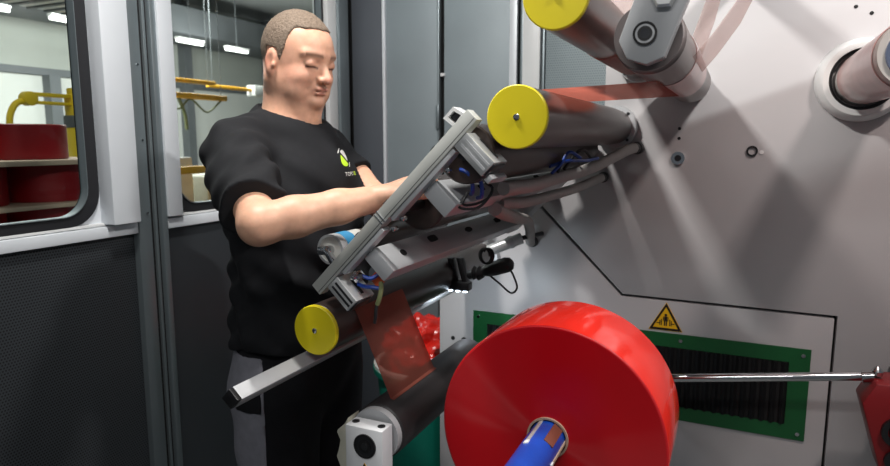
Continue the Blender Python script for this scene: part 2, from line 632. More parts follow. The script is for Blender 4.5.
for x, z, r in ((-0.945, 0.762, 0.008), (-0.900, 0.760, 0.011), (-0.178, 1.535, 0.005), (-0.178, 1.505, 0.005), (0.083, 0.608, 0.009), (0.262, 1.862, 0.005), (0.30, 1.842, 0.005), (0.415, 0.62, 0.004)):
    hole(x, z, r)
disc_y((-0.178, YP - 0.010, 1.444), 0.020, 0.012, 28).build('inspection_plug', 'chrome', mp)
disc_y((-0.178, YP - 0.011, 1.444), 0.010, 0.002, 20).build('plug_recess', 'steel_dark', mp)
MB().ring((0.029, YP - 0.006, 1.467), (0.029, YP + 0.002, 1.467), 0.016, 0.0105, 28).build('sight_ring', 'black_plastic', mp)
disc_y((0.055, YP - 0.003, 1.464), 0.006, 0.004, 14).build('plug', 'white_plastic', mp)

# the green ventilation grille on the cover
vg = thing('ventilation_grille', 'green framed ventilation grille with black upright fins on the cover', 'grille', (-0.32, YP, 0.59))
gx0, gx1, gz0, gz1 = -0.861, 0.226, 0.592, 0.880


def ro(x0, x1, z0, z1, y):
    return [(x0, y, z0), (x1, y, z0), (x1, y, z1), (x0, y, z1)]


MB().frame(ro(gx0, gx1, gz0, gz1, YP - 0.006), ro(gx0 + 0.055, gx1 - 0.056, gz0 + 0.045, gz1 - 0.045, YP - 0.006), (0, 0.006, 0)).build('frame', 'vent_green', vg)
MB().box((gx0 + 0.04, YP - 0.0022, gz0 + 0.04), (gx1 - 0.04, YP - 0.0002, gz1 - 0.04)).build('backing', 'black_gap', vg)
fin_me = None
nf = 36
for k in range(nf):
    x = gx0 + 0.066 + k * (gx1 - 0.056 - gx0 - 0.055 - 0.022) / (nf - 1)
    if fin_me is None:
        fo = MB().prism([(-0.009 + x, YP - 0.0025, gz0 + 0.046), (x, YP - 0.016, gz0 + 0.046), (x + 0.009, YP - 0.0025, gz0 + 0.046)], (0, 0, gz1 - gz0 - 0.092)).build('fin', 'vent_black', vg)
        fin_me, x_first = fo.data, x
    else:
        o = bpy.data.objects.new('fin', fin_me)
        COL.objects.link(o)
        o.parent = vg
        o.location = (x - x_first, 0, 0)
for x in (gx0 + 0.02, gx0 + 0.36, gx0 + 0.72, gx1 - 0.02):
    for z in (gz0 + 0.02, gz1 - 0.02):
        disc_y((x, YP - 0.009, z), 0.006, 0.004, 10).build('screw', 'chrome', vg)

# warning signs
def warning_sign(parent, c, h, y, pict=True, sub=None):
    """flat triangle facing -Y; c = (x, z) of the base's middle, h = height"""
    w = h * 1.12
    tri = lambda q, yy: xz([(c[0] - w / 2 * q, c[1] + h * (1 - q) * 0.36), (c[0] + w / 2 * q, c[1] + h * (1 - q) * 0.36), (c[0], c[1] + h * (1 - q) * 0.36 + h * q)], yy)
    MB().prism(tri(1.0, y), (0, 0.002, 0)).build('plate', 'sign_yellow', parent)
    MB().frame(tri(0.96, y - 0.0008), tri(0.74, y - 0.0008), (0, 0.0008, 0)).build('border', 'sign_black', parent, None)
    if pict:
        p = MB()
        u = h / 100
        X, Z = c
        yy = y - 0.0008
        p.cyl((X, yy, Z + 55 * u), (X, yy + 0.0008, Z + 55 * u), 4.5 * u, 14)
        p.box((X - 5 * u, yy, Z + 34 * u), (X + 5 * u, yy + 0.0008, Z + 50 * u))
        p.box((X - 8.5 * u, yy, Z + 33 * u), (X - 6 * u, yy + 0.0008, Z + 49 * u))
        p.box((X + 6 * u, yy, Z + 33 * u), (X + 8.5 * u, yy + 0.0008, Z + 49 * u))
        p.box((X - 5 * u, yy, Z + 17 * u), (X - 0.8 * u, yy + 0.0008, Z + 34 * u))
        p.box((X + 0.8 * u, yy, Z + 17 * u), (X + 5 * u, yy + 0.0008, Z + 34 * u))
        for s_ in (-1, 1):
            for a, b in ((12, 15), (17, 20)):
                xa, xb = sorted((X + s_ * a * u, X + s_ * b * u))
                p.box((xa, yy, Z + 18 * u), (xb, yy + 0.0008, Z + (40 if a == 12 else 36) * u))
            xa, xb = sorted((X + s_ * 20 * u, X + s_ * 30 * u))
            p.box((xa, yy, Z + 24 * u), (xb, yy + 0.0008, Z + 27 * u))
        p.build('pictogram', 'sign_black', parent, None)
    else:
        X, Z = c
        u = h / 100
        yy = y - 0.0008
        MB().prism(xz([(X + 2 * u, Z + 68 * u), (X - 9 * u, Z + 40 * u), (X, Z + 40 * u), (X - 4 * u, Z + 20 * u), (X + 9 * u, Z + 47 * u), (X, Z + 47 * u)], yy), (0, 0.0008, 0)).build('pictogram', 'sign_black', parent, None)


ws = thing('warning_sign', 'yellow and black triangular crushing hazard sign above the green grille', 'sign', (-0.190, YP, 0.885))
warning_sign(ws, (-0.190, 0.887), 0.094, YP - 0.0021)

# ------------------------------------------------------------------ rollers
def capped_roller(label, x, z, r=0.0575, y0=1.12, m='roller_brown'):
    t = thing('idler_roller', label, 'roller', (x, YP, z), 'yellow-capped idler rollers on the machine panel')
    MB().lathe((x, y0 + 0.006, z), (x, YP, z), [(0, r - 0.004), (0.004, r - 0.001), (0.85, r - 0.001), (0.866, r - 0.004), (YP - 0.03 - y0 - 0.006, r - 0.004)], 48).build('barrel', m, t)
    cap = MB().lathe((x, y0 - 0.004, z), (x, y0 + 0.006, z), [(0, r - 0.002), (0.002, r), (0.010, r)], 48).build('end_cap', 'yellow_cap', t)
    MB().lathe((x, y0 - 0.007, z), (x, y0 - 0.003, z), [(0, 0.003), (0.001, 0.006), (0.004, 0.006)], 12).build('screw', 'chrome', cap)
    MB().lathe((x, YP - 0.045, z), (x, YP - 0.0005, z), [(0, 0.032), (0, 0.048), (0.012, 0.050), (0.014, 0.066), (0.0445, 0.068)], 32).build('mounting_flange', 'alu_flat', t)
    for k in range(4):
        a = math.radians(45 + 90 * k)
        MB().cyl((x + 0.058 * math.cos(a), YP - 0.034, z + 0.058 * math.sin(a)), (x + 0.058 * math.cos(a), YP - 0.030, z + 0.058 * math.sin(a)), 0.005, 8).build('bolt', 'steel_dark', t)
    return t


capped_roller('brown idler roller with yellow end cap above the web guide frame', -0.371, 1.541)
capped_roller('dark brown idler roller with yellow end cap below the web guide frame', -0.827, 1.086, 0.056, 1.12, 'roller_dark')
capped_roller('brown idler roller with yellow end cap beside the grey swing arm', -0.305, 1.746, 0.0585)

# roller held by the grey swing arm
sw = thing('swing_arm_roller', 'grey swing arm plate carrying a film-wrapped roller', 'roller', (-0.149, YP, 1.664))
ax, az = 0.33, 0.944     # direction of the arm plate in the XZ plane


def arm_pt(s, w):
    return (-0.142 + ax * s + az * w, 1.672 + az * s - ax * w)


MB().prism(xz([arm_pt(-0.030, -0.040), arm_pt(-0.052, -0.018), arm_pt(-0.052, 0.014), arm_pt(-0.034, 0.036), arm_pt(0.36, 0.042), arm_pt(0.40, 0.02), arm_pt(0.40, -0.02), arm_pt(0.36, -0.043)], 1.080), (0, 0.030, 0), 0.0025).build('arm_plate', 'alu_flat', sw)
bx, bz = -0.149, 1.666
brg = MB().ring((bx, 1.0765, bz), (bx, 1.082, bz), 0.0185, 0.0150, 32).build('bearing', 'black_gap', sw)
MB().ring((bx, 1.0775, bz), (bx, 1.082, bz), 0.0150, 0.0115, 32).build('bearing_race', 'alu_flat', brg)
MB().ring((bx, 1.0768, bz), (bx, 1.082, bz), 0.0115, 0.0075, 32).build('bearing_race', 'black_plastic', brg)
MB().lathe((bx, 1.0772, bz), (bx, 1.082, bz), [(0, 0.003), (0.0, 0.0075), (0.0048, 0.0075)], 24).build('shaft_end', 'steel_dark', brg)
b2 = arm_pt(0.052, 0.003)
MB().lathe((b2[0], 1.066, b2[1]), (b2[0], 1.081, b2[1]), [(0, 0.016), (0.004, 0.020), (0.015, 0.020)], 6).build('bolt', 'aluminium', sw)
MB().lathe((bx, 1.113, bz), (bx, YP, bz), [(0, 0.050), (0.0, 0.054), (0.025, 0.056), (0.027, 0.0575), (0.93, 0.0575), (0.935, 0.053), (0.99, 0.05)], 48).build('barrel', 'roller_grey', sw)
MB().lathe((bx, 1.38, bz), (bx, 1.76, bz), [(0, 0.0576), (0.0, 0.0590), (0.38, 0.0590), (0.38, 0.0576)], 48, cap=False).build('film_wrap', 'film_wrap', sw, solid=False)
MB().lathe((bx, YP - 0.03, bz), (bx, YP - 0.0005, bz), [(0, 0.03), (0, 0.050), (0.0295, 0.052)], 32).build('mounting_flange', 'alu_flat', sw)
pv = arm_pt(0.33, 0.0)
MB().cyl((pv[0], 1.112, pv[1]), (pv[0], YP - 0.0005, pv[1]), 0.03, 28).build('pivot_shaft', 'steel_dark', sw)

# film-wrapped roller in the round white housing
fr_ = thing('winding_roller', 'pinkish film-wrapped roller standing out of a round white housing', 'roller', (0.290, YP, 1.664))
fx, fz = 0.290, 1.664
MB().lathe((fx, YP - 0.05, fz), (fx, YP - 0.0005, fz), [(0, 0.083), (0, 0.098), (0.006, 0.105), (0.03, 0.112), (0.0495, 0.114)], 56, cap=False).build('housing_ring', 'white_plastic', fr_, solid=False)
MB().lathe((fx, YP - 0.05, fz), (fx, YP - 0.0005, fz), [(0, 0.083), (0.04, 0.083)], 56, cap=False).build('housing_bore', 'steel_dark', fr_, solid=False)
MB().ring((fx, YP - 0.032, fz), (fx, YP - 0.012, fz), 0.0825, 0.074, 48).build('seal_ring', 'black_plastic', fr_)
MB().lathe((fx, 1.50, fz), (fx, YP - 0.001, fz), [(0, 0.056), (0, 0.064), (0.006, 0.066), (0.12, 0.0665), (0.629, 0.0665)], 56).build('barrel', 'film_white', fr_)
MB().lathe((fx, 1.53, fz), (fx, 2.04, fz), [(0, 0.067), (0, 0.0690), (0.51, 0.0690), (0.51, 0.067)], 56, cap=False).build('film_wrap', 'film_wrap', fr_, solid=False)
MB().lathe((fx, 1.495, fz), (fx, 1.507, fz), [(0, 0.020), (0.0, 0.050), (0.01, 0.052)], 40).build('end_disc', 'bluish_disc', fr_)

# black rubber roller and its bearing block
rr = thing('rubber_roller', 'black rubber nip roller in the white bearing block', 'roller', (-0.698, 1.72, 0.0))
MB().lathe((-0.698, 1.165, 0.856), (-0.698, YP, 0.856), [(0, 0.058), (0.004, 0.063), (0.522, 0.063), (0.526, 0.058)], 48).build('barrel', 'rubber_roller', rr)
MB().cyl((-0.698, 1.68, 0.856), (-0.698, 1.75, 0.856), 0.020, 24).build('journal', 'steel_dark', rr)
MB().box((-0.735, 1.700, 0.0), (-0.661, 1.740, 0.895), 0.004).build('rear_stand', 'steel_dark', rr)
MB().ring((-0.698, 1.148, 0.856), (-0.698, 1.167, 0.856), 0.0590, 0.030, 40).build('end_ring', 'alu_flat', rr)
MB().cyl((-0.698, 1.14, 0.856), (-0.698, 1.17, 0.856), 0.028, 28).build('journal', 'steel_dark', rr)
bb = thing('bearing_block', 'white bearing block with a hazard sticker holding the black roller', 'bearing block', (-0.693, 1.115, 0.60))
MB().box((-0.740, 1.095, 0.60), (-0.648, 1.140, 0.895), 0.003).build('body', 'white_block', bb)
be = MB().ring((-0.690, 1.0915, 0.855), (-0.690, 1.096, 0.855), 0.027, 0.022, 32).build('bearing', 'black_plastic', bb)
MB().ring((-0.690, 1.0930, 0.855), (-0.690, 1.096, 0.855), 0.022, 0.015, 32).build('bearing_race', 'steel_dark', be)
MB().cyl((-0.690, 1.0922, 0.855), (-0.690, 1.096, 0.855), 0.0150, 24).build('bearing_seal', 'black_plastic', be)
MB().cyl((-0.690, 1.0912, 0.855), (-0.690, 1.096, 0.855), 0.008, 18).build('shaft_end', 'steel_dark', be)
for x in (-0.726, -0.662):
    MB().ring((x, 1.117, 0.8945), (x, 1.117, 0.8965), 0.0085, 0.0045, 16).build('socket_screw', 'steel_dark', bb)
    MB().cyl((x, 1.117, 0.8945), (x, 1.117, 0.8955), 0.0045, 12).build('socket', 'black_gap', bb)
st = bpy.data.objects.new('hazard_sticker', None)
COL.objects.link(st)
st.parent = bb
warning_sign(st, (-0.692, 0.775), 0.042, 1.0935, False)
MB().box((-0.745, 1.09, 0.0), (-0.643, 1.18, 0.602), 0.004).build('pedestal', 'steel_dark', bb)

cb = []
for k in range(14):
    z = 0.60 + k * 0.0205
    cb.append((-0.794 + 0.006 * math.sin(k * 1.9) + (0.02 if k == 13 else 0), z))
cbo = MB().prism(xz(cb + [(-0.766, 0.885), (-0.766, 0.60)], 1.145), (0, 0.05, 0), 0.004).build('cast_bracket', 'cream')
tag(cbo, 'cream cast bracket with a wavy edge behind the white bearing block', 'bracket')

# square aluminium tube
sq = thing('square_tube', 'square aluminium tube with a black end plug below the yellow cap', 'tube', (-0.878, 0.905, 0.999))
Mr = Matrix.Translation((-0.878, 0, 0.999)) @ Matrix.Rotation(math.radians(-47), 4, 'Y')
MB().box((-0.0158, 0.916, -0.0158), (0.0158, 2.129, 0.0158), 0.0016, Mr).build('tube', 'alu_flat', sq)
MB().box((-0.0150, 0.905, -0.0150), (0.0150, 0.918, 0.0150), 0.0016, Mr).build('end_plug', 'black_plastic', sq)

# ------------------------------------------------------------------ red film roll and blue shaft
rx, rz, ry0, ry1 = -0.322, 0.903, 1.20, 1.415
fr = thing('film_roll', 'big roll of glossy red plastic film on the blue shaft', 'film roll', (rx, ry0, rz))
R = 0.2335
prof = [(0.0, 0.0425)]
for k in range(1, 60):
    r_ = 0.0425 + (R - 0.003 - 0.0425) * k / 59
    prof.append((0.0, r_))
MB().lathe((rx, ry0, rz), (rx, ry1, rz), prof + [(0.002, R - 0.001), (0.010, R - 0.0005), (0.010, 0.0425)], 128, cap=False).build('side_face', 'film_side', fr, 60, solid=False)
MB().lathe((rx, ry0, rz), (rx, ry1, rz), [(0.003, R - 0.0010), (0.005, R), (ry1 - ry0 - 0.003, R), (ry1 - ry0, R - 0.003), (ry1 - ry0, 0.0425)], 128, cap=False).build('wound_film', 'film_rim', fr, 40, solid=False)
MB().ring((rx, ry0 - 0.004, rz), (rx, ry1 + 0.004, rz), 0.0428, 0.0388, 56).build('core', 'core_card', fr)
sh = thing('mandrel_shaft', 'blue expanding shaft with bright key strips through the red roll', 'shaft', (rx, 1.5, 0.0))
MB().lathe((rx, 0.90, rz), (rx, 1.6, rz), [(0, 0.030), (0.006, 0.0355), (0.62, 0.0355), (0.625, 0.030), (0.66, 0.030)], 48).build('body', 'blue_shaft', sh)
for a in (112, -5, 232, 52):
    ca, sa = math.cos(math.radians(a)), math.sin(math.radians(a))
    Mk = Matrix.Translation((rx, 0, rz)) @ Matrix.Rotation(math.radians(90 - a), 4, 'Y')
    if a == 52:
        MB().box((-0.010, 1.12, 0.0335), (0.012, 1.196, 0.0372), 0.001, Mk).build('tape_patch', 'shaft_tape', sh)
        continue
    MB().box((-0.0042, 1.105, 0.0335), (0.0042, 1.41, 0.0375), 0.001, Mk).build('key_strip', 'core_card' if a != 112 else 'aluminium', sh)
    MB().box((-0.0050, 1.092, 0.0335), (0.0050, 1.105, 0.0380), 0.001, Mk).build('key_stop', 'white_plastic', sh)
MB().lathe((rx, 1.455, rz), (rx, 1.54, rz), [(0, 0.04), (0, 0.062), (0.075, 0.062)], 40).build('hub', 'steel_dark', sh)
MB().box((rx - 0.05, 1.465, 0.0), (rx + 0.05, 1.525, rz), 0.004).build('stand', 'steel_dark', sh)

# rod and red clamp
rod = thing('support_rod', 'polished steel rod crossing in front of the green grille', 'rod', (0.1, 1.9, 0.85))
MB().cyl((-0.33, 1.90, 0.781), (0.345, 1.90, 0.8965), 0.0118, 24, 0.002).build('rod', 'chrome', rod)
MB().box((-0.37, 1.88, 0.74), (-0.30, YP - 0.018, 0.80), 0.005).build('standoff', 'steel_dark', rod)
MB().lathe((0.320, 1.90, 0.892), (0.345, 1.90, 0.8965), [(0, 0.012), (0, 0.016), (0.025, 0.016)], 20).build('collar', 'chrome', rod)
cl = thing('clamp_block', 'dark red clamp block with a black lever at the rod end', 'clamp', (0.42, 1.95, 0.66))
MB().prism([(0.345, 1.85, 0.893), (0.318, 1.85, 0.835), (0.372, 1.85, 0.655), (0.62, 1.85, 0.655), (0.62, 1.85, 0.905)], (0, 0.11, 0), 0.004).build('body', 'red_paint', cl)
MB().box((0.42, 1.955, 0.70), (0.60, YP - 0.0005, 0.86), 0.004).build('mount', 'steel_dark', cl)
MB().ring((0.400, 1.838, 0.775), (0.400, 1.853, 0.775), 0.038, 0.024, 32).build('lever_hub', 'black_plastic', cl)
MB().cyl((0.400, 1.834, 0.775), (0.400, 1.855, 0.775), 0.020, 24, 0.003).build('lever_bolt', 'steel_dark', cl)
MB().box((0.385, 1.826, 0.765), (0.56, 1.838, 0.797), 0.004).build('lever', 'red_paint', cl)
MB().ring((0.398, 1.838, 0.70), (0.398, 1.853, 0.70), 0.024, 0.010, 24).build('knob', 'black_plastic', cl)
MB().lathe((0.352, 1.90, 0.897), (0.352, 1.90, 0.925), [(0, 0.008), (0.004, 0.013), (0.014, 0.014), (0.022, 0.009), (0.028, 0.003)], 18).build('cap_nut', 'chrome', cl)

# ------------------------------------------------------------------ web guide frame
O = V3(-0.793, 1.1, 1.191)
U = V3(0.702, 0, 0.712)
T = V3(0.712, 0, -0.702)
MF = Matrix(((U[0], 0, T[0], O[0]), (0, 1, 0, 0), (U[2], 0, T[2], O[2]), (0, 0, 0, 1)))   # local x = along bar, y = depth (world), z = across


def F3(s_, y, t):
    p = O + U * s_ + T * t
    return (p[0], y, p[2])


wg = thing('web_guide_frame', 'slanted aluminium web guide frame with two grey box arms', 'machine frame', tuple(O))


def fbox(name, s0, s1, t0, t1, y0, y1, m, bev=0.0015, parent=None):
    return MB().box((s0, y0, t0), (s1, y1, t1), bev, MF).build(name, m, parent or wg)


mb_ = fbox('main_bar', -0.007, 0.497, -0.0145, 0.0125, 1.085, 1.113, 'bar_grey', 0.0012)
fbox('groove', -0.004, 0.495, 0.0060, 0.0072, 1.0846, 1.0856, 'steel_dark', 0, mb_)
for s_ in (0.213, 0.221):
    fbox('shim', s_, s_ + 0.0032, -0.016, 0.012, 1.083, 1.086, 'chrome', 0.0005)
for a, b in ((0.068, 0.205), (0.234, 0.425)):
    fbox('flange_strip', a, b, 0.0127, 0.0225, 1.090, 1.118, 'alu_flat')
for s_, t_ in ((0.216, 0.029), (0.246, 0.0285), (0.385, 0.031), (0.072, 0.036)):
    MB().cyl(F3(s_, 1.100, t_), F3(s_, 1.118, t_), 0.0052, 12, 0.001).build('bolt', 'chrome', wg)
for a, b, t1_, nm in ((0.018, 0.052, 0.080, 0), (0.430, 0.466, 0.090, 1)):
    blk = fbox('end_block', a, b, 0.0128, t1_, 1.088, 1.160, 'aluminium')
    for q in (0.35, 0.68):
        sq_ = a + (b - a) * q
        fbox('slot', sq_ - 0.0025, sq_ + 0.0025, 0.020, t1_ - 0.004, 1.0868, 1.0885, 'alu_flat' if nm else 'steel_dark', 0, blk)
    fbox('end_stop', a + 0.004, b - 0.004, t1_, t1_ + 0.004, 1.092, 1.15, 'steel_dark', 0.001, blk)
    fbox('t_slot', b - 0.001, b + 0.001, 0.03, t1_ - 0.012, 1.12, 1.13, 'black_gap', 0, blk)


def box_arm(s0, s1, t0, t1, y0, y1):
    a = fbox('box_arm', s0, s1, t0, t1, y0, y1, 'arm_paint', 0.004)
    return a


arm2 = box_arm(0.118, 0.154, 0.0235, 0.089, 1.108, 1.92)
arm1 = box_arm(0.312, 0.350, 0.0235, 0.089, 1.108, 1.92)


def slot(arm, s_, y, t, ry, rt, m, n=20, square=False):
    pts = []
    for k in range(n):
        a = 2 * math.pi * k / n
        c, d = math.cos(a), math.sin(a)
        if square:
            q = 1 / max(abs(c), abs(d)) ** 0.8
            c, d = c * q, d * q
        pts.append(F3(s_ + 0.0004, y + ry * c, t + rt * d))
    MB().prism(pts, tuple(U * 0.0012)).build('slot', m, arm, None)


slot(arm2, 0.154, 1.190, 0.056, 0.011, 0.008, 'black_gap')
slot(arm2, 0.154, 1.350, 0.045, 0.022, 0.009, 'steel_dark', square=True)
slot(arm2, 0.154, 1.560, 0.052, 0.022, 0.008, 'black_gap')
slot(arm2, 0.154, 1.780, 0.052, 0.022, 0.008, 'black_gap', square=True)
slot(arm1, 0.350, 1.285, 0.060, 0.012, 0.008, 'black_gap', square=True)
slot(arm1, 0.350, 1.480, 0.066, 0.022, 0.008, 'black_gap', square=True)
slot(arm1, 0.350, 1.700, 0.060, 0.022, 0.008, 'black_gap', square=True)
# carriage that ties the arms to the machine
fbox('carriage', 0.10, 0.37, 0.030, 0.085, 1.92, 2.02, 'alu_flat', 0.003)
fbox('carriage_rail', 0.215, 0.265, 0.040, 0.075, 2.02, YP - 0.001, 'steel_dark', 0.003)
# small black clips on the outer edge of the bar
for s_ in (0.150, 0.190, 0.247, 0.395):
    fbox('clip', s_ - 0.007, s_ + 0.007, -0.0185, -0.0146, 1.092, 1.108, 'black_plastic', 0.001)
# air tubes and valve bits at both ends
for k, (p, m) in enumerate((
        ([(0.075, 1.13, 0.040), (0.083, 1.135, 0.056), (0.094, 1.14, 0.060), (0.110, 1.15, 0.058)], 'blue_tube'),
        ([(0.058, 1.125, 0.048), (0.070, 1.12, 0.064), (0.080, 1.118, 0.072), (0.092, 1.125, 0.088)], 'blue_tube'),
        ([(0.395, 1.13, 0.040), (0.402, 1.13, 0.056), (0.390, 1.14, 0.075), (0.372, 1.16, 0.082), (0.356, 1.19, 0.075)], 'blue_tube'),
        ([(0.408, 1.14, 0.044), (0.412, 1.14, 0.066), (0.400, 1.15, 0.086), (0.378, 1.17, 0.098), (0.358, 1.2, 0.088)], 'blue_tube'))):
    MB().tube([F3(*q) for q in p], 0.0042, 8).build('air_tube', m, wg)
fbox('sensor_pad', 0.072, 0.108, 0.050, 0.078, 1.150, 1.162, 'orange', 0.002)
fbox('valve', 0.060, 0.078, 0.026, 0.046, 1.115, 1.140, 'chrome', 0.003)
MB().tube([F3(0.100, 1.13, 0.080), F3(0.094, 1.12, 0.094), F3(0.082, 1.115, 0.104), F3(0.068, 1.115, 0.110)], 0.0050, 8).build('cable_plug', 'olive', wg)
MB().tube([F3(0.068, 1.115, 0.110), F3(0.058, 1.112, 0.118), F3(0.046, 1.112, 0.128), F3(0.036, 1.113, 0.134)], 0.0036, 8).build('cable', 'cable_black', wg)
for dx in (0.0, 0.010):
    MB().tube([F3(0.372 - dx, 1.14, 0.080), F3(0.352 - dx, 1.13, 0.090), F3(0.360, 1.15, 0.102 + dx), F3(0.385, 1.17, 0.110), F3(0.402, 1.18, 0.100), F3(0.398, 1.18, 0.082)], 0.0028, 7).build('cable', 'cable_black', wg)
fbox('proximity_switch', 0.425, 0.440, 0.094, 0.106, 1.10, 1.18, 'alu_flat', 0.002)

# the white latch at the head of the frame
la = thing('latch_bracket', 'small white latch bracket clipped on top of the slanted bar', 'latch', F3(0.462, 1.14, -0.03))
MB().frame([F3(0.440, 1.125, -0.052), F3(0.470, 1.125, -0.052), F3(0.478, 1.125, -0.024), F3(0.445, 1.125, -0.020)],
           [F3(0.448, 1.125, -0.046), F3(0.465, 1.125, -0.046), F3(0.470, 1.125, -0.029), F3(0.450, 1.125, -0.027)], (0, 0.035, 0)).build('housing', 'white_plastic', la)
MB().box((0.449, 1.132, -0.045), (0.466, 1.158, -0.030), 0.002, MF).build('insert', 'black_plastic', la)
MB().box((0.440, 1.114, -0.024), (0.474, 1.158, -0.0135), 0.002, MF).build('foot', 'black_plastic', la)

# the rollers behind the frame
def guide_roller(label, s_, t, r, m, y0=1.128, y1=YP):
    p = F3(s_, y1, t)
    o = thing('guide_roller', label, 'roller', p)
    MB().lathe(F3(s_, y0, t), F3(s_, y1, t), [(0, r * 0.5), (0, r - 0.003), (0.003, r), (y1 - y0 - 0.05, r), (y1 - y0 - 0.05, r * 0.5), (y1 - y0 - 0.0005, r * 0.5)], 48).build('barrel', m, o)
    MB().cyl(F3(s_, 1.1135, t), F3(s_, y0 + 0.01, t), r * 0.2, 20).build('journal', 'steel_dark', o)
    return o


guide_roller('dark brown guide roller between the two grey box arms', 0.233, -0.006, 0.058, 'roller_dark', 1.25)
guide_roller('dark brown guide roller behind the upper end of the slanted bar', 0.425, 0.028, 0.058, 'roller_dark')
wr = thing('sleeve_roller', 'white roller with a blue band and chrome end behind the bar', 'roller', (-0.800, 1.14, 1.264))
wx, wz, w0 = -0.800, 1.264, 1.145
MB().lathe((wx, w0, wz), (wx, 1.25, wz), [(0, 0.024), (0, 0.030), (0.004, 0.033), (0.018, 0.033), (0.018, 0.0318), (0.105, 0.0318)], 40).build('barrel', 'film_white', wr)
MB().cyl((wx, 1.2495, wz), (wx, 1.70, wz), 0.0300, 36).build('rear_barrel', 'roller_dark', wr)
MB().ring((wx, w0 + 0.022, wz), (wx, w0 + 0.060, wz), 0.0334, 0.031, 40).build('band', 'blue_band', wr)
MB().ring((wx, w0 - 0.002, wz), (wx, w0 + 0.020, wz), 0.0335, 0.028, 40).build('end_ring', 'alu_flat', wr)
MB().cyl((wx, w0 + 0.006, wz), (wx, w0 + 0.012, wz), 0.029, 32).build('end_face', 'steel_dark', wr)
MB().cyl((wx, w0 - 0.016, wz), (wx, w0 + 0.010, wz), 0.010, 16, 0.002).build('spindle', 'chrome', wr)
MB().box((wx - 0.026, w0 - 0.014, wz - 0.012), (wx + 0.004, w0 - 0.004, wz + 0.006), 0.003).build('clip', 'chrome', wr)
MB().box((wx - 0.006, w0 - 0.022, wz - 0.034), (wx + 0.006, w0 - 0.006, wz + 0.004), 0.002, Matrix.Translation((wx, 0, wz)) @ Matrix.Rotation(math.radians(-35), 4, 'Y') @ Matrix.Translation((-wx, 0, -wz))).build('lever', 'chrome', wr)
MB().cyl((wx, 1.695, wz), (wx, YP + 0.06, wz), 0.012, 16).build('support_shaft', 'steel_dark', wr)

# flexible conduits, sensor and cables near the panel
def conduit(label, pts, r):
    t = thing('flexible_conduit', label, 'conduit', pts[0])
    MB().tube(pts, r, 12, 0.0009, 0.005).build('hose', 'conduit', t, 60)
    d = V3(*pts[1]) - V3(*pts[0]); d /= np.linalg.norm(d)
    p0 = V3(*pts[0])
    MB().lathe(p0, p0 + d, [(0, r + 0.004), (0.012, r + 0.004), (0.016, r + 0.001), (0.03, r + 0.001)], 20, cap=True).build('gland', 'black_plastic', t)


conduit('long grey corrugated conduit curving from the panel below the yellow-capped roller', [(-0.300, YP - 0.001, 1.475), (-0.318, 2.06, 1.470), (-0.352, 1.95, 1.445), (-0.385, 1.80, 1.420), (-0.422, 1.62, 1.405), (-0.440, 1.45, 1.395), (-0.452, 1.28, 1.398)], 0.0155)
conduit('middle grey corrugated conduit ending in the panel above the diagonal seam', [(-0.404, YP - 0.001, 1.380), (-0.412, 2.06, 1.376), (-0.432, 1.93, 1.362), (-0.458, 1.74, 1.352), (-0.490, 1.55, 1.345), (-0.505, 1.40, 1.355)], 0.0135)
conduit('short grey corrugated conduit bending down into the panel beside the box arms', [(-0.641, YP - 0.001, 1.150), (-0.636, 2.08, 1.158), (-0.610, 1.99, 1.21), (-0.580, 1.86, 1.258), (-0.545, 1.68, 1.285), (-0.518, 1.50, 1.315), (-0.500, 1.36, 1.345)], 0.0155)
MB_c = [([(-0.414, 1.64, 1.425), (-0.395, 1.69, 1.466), (-0.380, 1.72, 1.472), (-0.370, 1.77, 1.445)], 'cable_black'),
        ([(-0.422, 1.60, 1.415), (-0.404, 1.63, 1.466), (-0.385, 1.67, 1.455), (-0.395, 1.73, 1.436)], 'cable_black'),
        ([(-0.425, 1.56, 1.418), (-0.408, 1.58, 1.440), (-0.392, 1.60, 1.470), (-0.372, 1.64, 1.455)], 'blue_tube'),
        ([(-0.43, 1.56, 1.435), (-0.400, 1.62, 1.447), (-0.370, 1.70, 1.447), (-0.36, 1.80, 1.45)], 'blue_tube')]
for k, (p, m) in enumerate(MB_c):
    o = MB().tube(p, 0.0042, 8).build('air_hose' if m == 'blue_tube' else 'signal_cable', m)
    tag(o, ('thin black cable looped above the long conduit', 'thin black cable crossing the other one beside the air hoses', 'blue air hose rising in a bend above the long conduit', 'blue air hose lying along the long conduit')[k], 'hose' if m == 'blue_tube' else 'cable',
        'blue air hoses by the conduits' if m == 'blue_tube' else 'black cables by the conduits')

se = thing('web_sensor', 'black web sensor with a rounded handle and looped cable under the box arms', 'sensor', (-0.69, 1.75, 1.10))
sy = 1.75


def at(u, v, y):
    """world point on the plane Y = y seen in the planning sketch at (u, v)"""
    ph, th, f = math.radians(24.67), math.radians(8.27), 640.0
    fw = V3(-math.sin(ph) * math.cos(th), math.cos(ph) * math.cos(th), -math.sin(th))
    rt = V3(math.cos(ph), math.sin(ph), 0)
    up = np.cross(rt, fw)
    d = fw + rt * (u - 445) / f - up * (v - 233) / f
    return V3(0, 0, 1.5) + d * (y / d[1])


